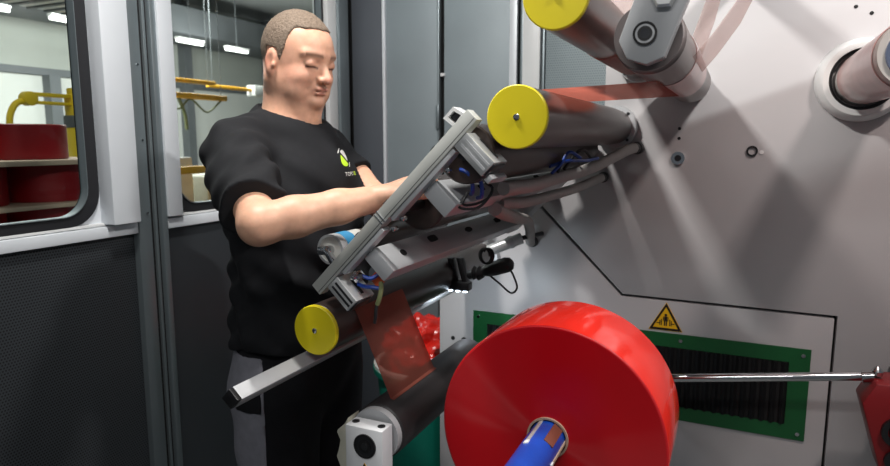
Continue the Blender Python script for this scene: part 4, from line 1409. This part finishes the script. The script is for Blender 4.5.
bo = mesh_np('body', v, q, 'skin', pe, colr)

# hair: a close-cropped cap over the cranium
hair = SDF((-1.10, 1.12, 1.58), (-0.82, 1.35, 1.83), 0.0026)
hair.ell(H(0.005, 0, 0.039), (0.0820, 0.0775, 0.0860), 0.0, M=HM)
hair.ell(H(0.027, 0, 0.050), (0.0680, 0.0630, 0.0540), 0.015, M=HM)
GX, GY, GZ = hair.grid()
LX = (GX - HC[0]) * hf[0] + (GY - HC[1]) * hf[1] + (GZ - HC[2]) * hf[2]
LY = (GX - HC[0]) * hl[0] + (GY - HC[1]) * hl[1] + (GZ - HC[2]) * hl[2]
LZ = (GX - HC[0]) * hu_[0] + (GY - HC[1]) * hu_[1] + (GZ - HC[2]) * hu_[2]
hair.f += 0.0016 * np.sin(LX * 420 + 3 * np.sin(LZ * 160)) * np.sin(LY * 390 + 2 * np.sin(LX * 190)) * np.sin(LZ * 400)
# hairline: what lies in front of it / below it is skin
aly = np.abs(LY)
cen = 0.078 - 1.1 * np.maximum(0, 0.096 - LZ) - 0.25 * aly
sid = 0.034 + 0.10 * (LZ - 0.03)
wgt = np.clip((aly - 0.040) / 0.018, 0, 1)
ragged = 0.0022 * np.sin(LX * 700 + 5 * np.sin(LZ * 300)) * np.sin(LY * 650 + LZ * 500)
front = LX - (cen * (1 - wgt) + sid * wgt) + ragged
below = np.where(LX > 0.018, 0.002 - LZ, np.where(LX > -0.014, 0.034 - LZ, -0.040 - LZ))
hair.f = np.maximum(hair.f, np.maximum(front * 0.7, below * 0.7)).astype(np.float32)
v, q = hair.mesh()
mesh_np('hair', v, q, 'hair', pe)

# t-shirt
shirt = SDF((-1.20, 0.86, 0.97), (-0.70, 1.62, 1.60), 0.0042)
shirt.ell((-0.968, 1.235, 1.360), (0.135, 0.190, 0.165), 0.0)
shirt.cap((-0.985, 1.085, 1.475), (-0.966, 1.350, 1.465), 0.064, 0.060, 0.05)
shirt.cap((-1.000, 1.225, 1.535), (-0.988, 1.10, 1.490), 0.056, 0.055, 0.04)
shirt.cap((-1.000, 1.245, 1.535), (-0.966, 1.350, 1.478), 0.056, 0.053, 0.04)
shirt.cap((-0.975, 1.235, 1.52), (-0.92, 1.235, 1.43), 0.06, 0.06, 0.04)
shirt.cap((-0.935, 1.20, 1.50), (-0.935, 1.27, 1.50), 0.054, 0.054, 0.04)
shirt.ell((-0.925, 1.235, 1.330), (0.105, 0.165, 0.110), 0.05)
shirt.cap((-0.905, 1.15, 1.405), (-0.905, 1.325, 1.405), 0.062, 0.062, 0.05)
shirt.ell((-0.945, 1.235, 1.190), (0.150, 0.180, 0.170), 0.06)
shirt.ell((-0.955, 1.235, 1.050), (0.146, 0.180, 0.150), 0.05)
for S_, E_, r_ in ((RS, RE, 0.065), (LS, LE, 0.054)):
    d = (E_ - S_)
    shirt.cap(S_, S_ + d * 0.45, r_, r_, 0.035)
    shirt.cap(S_ + d * 0.45, S_ + d * 1.0, r_ - 0.001, r_ - 0.007, 0.02)
GX, GY, GZ = shirt.grid()
w1 = np.sin((GZ * 62 + GX * 34 + 2.2 * np.sin(GY * 17 + GZ * 9)) + 1.2 * np.sin(GX * 31))
w2 = np.sin(GY * 48 + GZ * 70 + 1.8 * np.sin(GX * 22 + 1.0) + 1.1 * np.sin(GZ * 25))
w3 = np.sin(GX * 90 - GZ * 64 + 2.0 * np.sin(GY * 26))
low = np.clip((1.36 - GZ) / 0.2, 0, 1)
slv = np.clip((1.12 - GY) / 0.08, 0, 1) + np.clip((GY - 1.36) / 0.08, 0, 1)
shirt.f += (0.0042 * w1 * (0.6 + low) + 0.0036 * w2 * (0.3 + 0.6 * low) + 0.0042 * w3 * slv * 0.8).astype(np.float32)
shirt.f = np.maximum(shirt.f, 1.030 + 0.006 * np.sin(GX * 30 + GY * 22) - GZ)
for S_, E_, fr_c in ((RS, RE, 0.82), (LS, LE, 0.50)):       # sleeve hems
    d = (E_ - S_); L_ = np.linalg.norm(d); d = d / L_
    tt = (GX - S_[0]) * d[0] + (GY - S_[1]) * d[1] + (GZ - S_[2]) * d[2]
    rad = np.sqrt(np.maximum(0, (GX - S_[0]) ** 2 + (GY - S_[1]) ** 2 + (GZ - S_[2]) ** 2 - tt ** 2))
    shirt.f = np.where((rad < 0.115) & (tt > 0.05) & ((GY < 1.25) if fr_c > 0.6 else ((GY > 1.318) & (rad < 0.085))), np.maximum(shirt.f, tt - L_ * fr_c), shirt.f)
shirt.f = shirt.f.astype(np.float32)
# neck opening
GX, GY, GZ = shirt.grid()
rn_ = np.sqrt((GX + 0.966) ** 2 + (GY - 1.235) ** 2)
zc = 1.553 - 0.36 * (GX + 0.966) + 1.3 * np.maximum(0, rn_ - 0.068)
shirt.f = np.where(rn_ < 0.12, np.maximum(shirt.f, (GZ - zc) * 0.8), shirt.f).astype(np.float32)
v, q = shirt.mesh()
so = mesh_np('t_shirt', v, q, 'shirt_black', pe)
shirt_tree = BVHTree.FromPolygons([tuple(x) for x in v], [tuple(x) for x in q])
# ribbed collar following the neck opening
cp = []
for k in range(49):
    a = 2 * math.pi * k / 48
    x, y = -0.966 + 0.0665 * math.cos(a), 1.235 + 0.0665 * math.sin(a)
    cp.append((x, y, 1.5525 - 0.36 * (x + 0.966)))
MB().tube(cp, 0.0060, 8, 0, 0.006).build('collar', 'shirt_black', so, 60)


# chest print, laid on the shirt
def on_shirt(y, z):
    hit = shirt_tree.ray_cast(Vector((-0.5, y, z)), Vector((-1, 0, 0)))
    return (hit[0] if hit[0] else Vector((-0.84, y, z))) + Vector((0.0016, 0, 0))


def print_poly(name, outline, m, n=6):
    """outline in (y, z), triangulated as a fan grid and laid on the cloth"""
    cy = sum(p[0] for p in outline) / len(outline)
    cz = sum(p[1] for p in outline) / len(outline)
    vs_, fs = [on_shirt(cy, cz)], []
    K = len(outline)
    for j in range(1, n + 1):
        for y, z in outline:
            vs_.append(on_shirt(cy + (y - cy) * j / n, cz + (z - cz) * j / n))
    for k in range(K):
        fs.append((0, 1 + k, 1 + (k + 1) % K))
        for j in range(n - 1):
            a, b_ = 1 + j * K + k, 1 + j * K + (k + 1) % K
            fs.append((a, a + K, b_ + K, b_))
    MB().add(vs_, fs).build(name, m, so, 60)


LYc, LZc = 1.272, 1.458


def cap_outline(c, ang, a, b_, y_scale=1.0, part=None):
    pts = []
    for k in range(24):
        t = 2 * math.pi * k / 24
        x, y = a * math.cos(t), b_ * math.sin(t)
        if part == 'lo':
            x = min(x, -0.0015)
        if part == 'hi':
            x = max(x, 0.0015)
        ca, sa = math.cos(ang), math.sin(ang)
        pts.append((c[0] + (x * ca - y * sa) * y_scale, c[1] + x * sa + y * ca))
    return pts


print_poly('logo_print', cap_outline((LYc - 0.002, LZc - 0.002), math.radians(30), 0.024, 0.0125, 1.25, 'lo'), 'logo_green')
print_poly('logo_print', cap_outline((LYc + 0.002, LZc + 0.003), math.radians(30), 0.024, 0.0125, 1.25, 'hi'), 'logo_white')
for dy, dz in ((-0.010, 0.017), (0.012, -0.015)):
    print_poly('logo_line', cap_outline((LYc + dy, LZc + dz), math.radians(30), 0.012, 0.0011, 1.25), 'logo_white', 2)


def print_text(txt, y0, z0, size, m):
    cu = bpy.data.curves.new('chest_text', 'FONT')
    cu.body = txt
    cu.size = size
    to = bpy.data.objects.new('chest_text', cu)
    COL.objects.link(to)
    dg = bpy.context.evaluated_depsgraph_get()
    me = bpy.data.meshes.new_from_object(to.evaluated_get(dg))
    bpy.data.objects.remove(to)
    wd = max(v_.co.x for v_ in me.vertices)
    for v_ in me.vertices:
        v_.co = on_shirt(y0 + v_.co.x * 1.25, z0 + v_.co.y)
    link('text_print', me, m, so, None)
    return y0 + wd * 1.25


yn = print_text('TOPO', LYc - 0.030, LZc - 0.040, 0.0125, 'logo_white')
print_text('SE', yn + 0.002, LZc - 0.040, 0.0125, 'logo_green')

# trousers
tro = SDF((-1.16, 0.96, 0.03), (-0.76, 1.50, 1.10), 0.006)
tro.ell((-0.960, 1.235, 0.990), (0.136, 0.176, 0.130), 0.0)
for s_ in (-1, 1):
    hp, kn, an = V3(-0.962, 1.235 + s_ * 0.090, 0.90), V3(-0.950, 1.235 + s_ * 0.100, 0.60), V3(-0.965, 1.235 + s_ * 0.105, 0.27)
    tro.cap(hp, kn, 0.105, 0.080, 0.05)
    tro.cap(kn, an, 0.080, 0.068, 0.03)
GX, GY, GZ = tro.grid()
tro.f += (0.004 * np.sin(GZ * 40 + 2 * np.sin(GX * 24 + GY * 19)) * np.sin(GY * 30 + GX * 26)).astype(np.float32)
tro.f = np.maximum(tro.f, 0.225 - GZ).astype(np.float32)
v, q = tro.mesh()
tr_o = mesh_np('trousers', v, q, 'trousers_black', pe)
# grey side panel on the right leg with a black pocket flap
pan = SDF((-1.16, 0.96, 0.12), (-0.76, 1.50, 1.10), 0.006)
pan.f = tro.f - 0.004
GX, GY, GZ = pan.grid() if pan.f.shape == tuple(pan.n) else (GX, GY, GZ)
pan.lo, pan.n, pan.ax = tro.lo, tro.n, tro.ax
GX, GY, GZ = tro.grid()
pl = (GX + 0.962) * 0.794 + (GY - 1.145) * 0.607 + 0.024
cut = np.maximum(np.maximum(pl, 0.26 - GZ), GZ - 1.02)
cut = np.maximum(cut, GY - 1.21)
pan.f = np.maximum(pan.f, cut).astype(np.float32)
v, q = pan.mesh()
po = mesh_np('side_panel', v, q, 'trousers_grey', tr_o)
pk = SDF((-1.16, 0.96, 0.7), (-0.76, 1.50, 1.10), 0.006)
pk.lo, pk.n, pk.ax = tro.lo, tro.n, tro.ax
pl2 = (GX + 0.962) * 0.794 + (GY - 1.145) * 0.607
cut = np.maximum(np.maximum(pl2 + 0.030, -(pl2 + 0.088)), np.maximum(GZ - (0.960 + 0.15 * pl2), 0.905 - GZ))
cut = np.maximum(cut, GY - 1.21)
pk.f = np.maximum(tro.f - 0.009, cut).astype(np.float32)
v, q = pk.mesh()
mesh_np('pocket_flap', v, q, 'trousers_black', tr_o)
# shoes
for s_ in (-1, 1):
    sd = SDF((-1.10, 1.235 + s_ * 0.11 - 0.09, 0.15), (-0.70, 1.235 + s_ * 0.11 + 0.09, 0.34), 0.006)
    cy = 1.235 + s_ * 0.115
    sd.cap((-1.005, cy, 0.228), (-0.80, cy, 0.208), 0.048, 0.042, 0.0)
    sd.cap((-0.97, cy, 0.233), (-0.965, cy, 0.29), 0.052, 0.050, 0.03)
    sd.f = np.maximum(sd.f, 0.1740 - sd.grid()[2]).astype(np.float32)
    v, q = sd.mesh()
    mesh_np('shoe', v, q, 'shoe_leather', pe)

# he stands between the glazed doors and the rollers; 13 % taller than the block-out above, soles on the floor
pe.scale = (1.13, 1.13, 1.13)
pe.location = (PX * 1.13, PY * 1.13, -0.195)
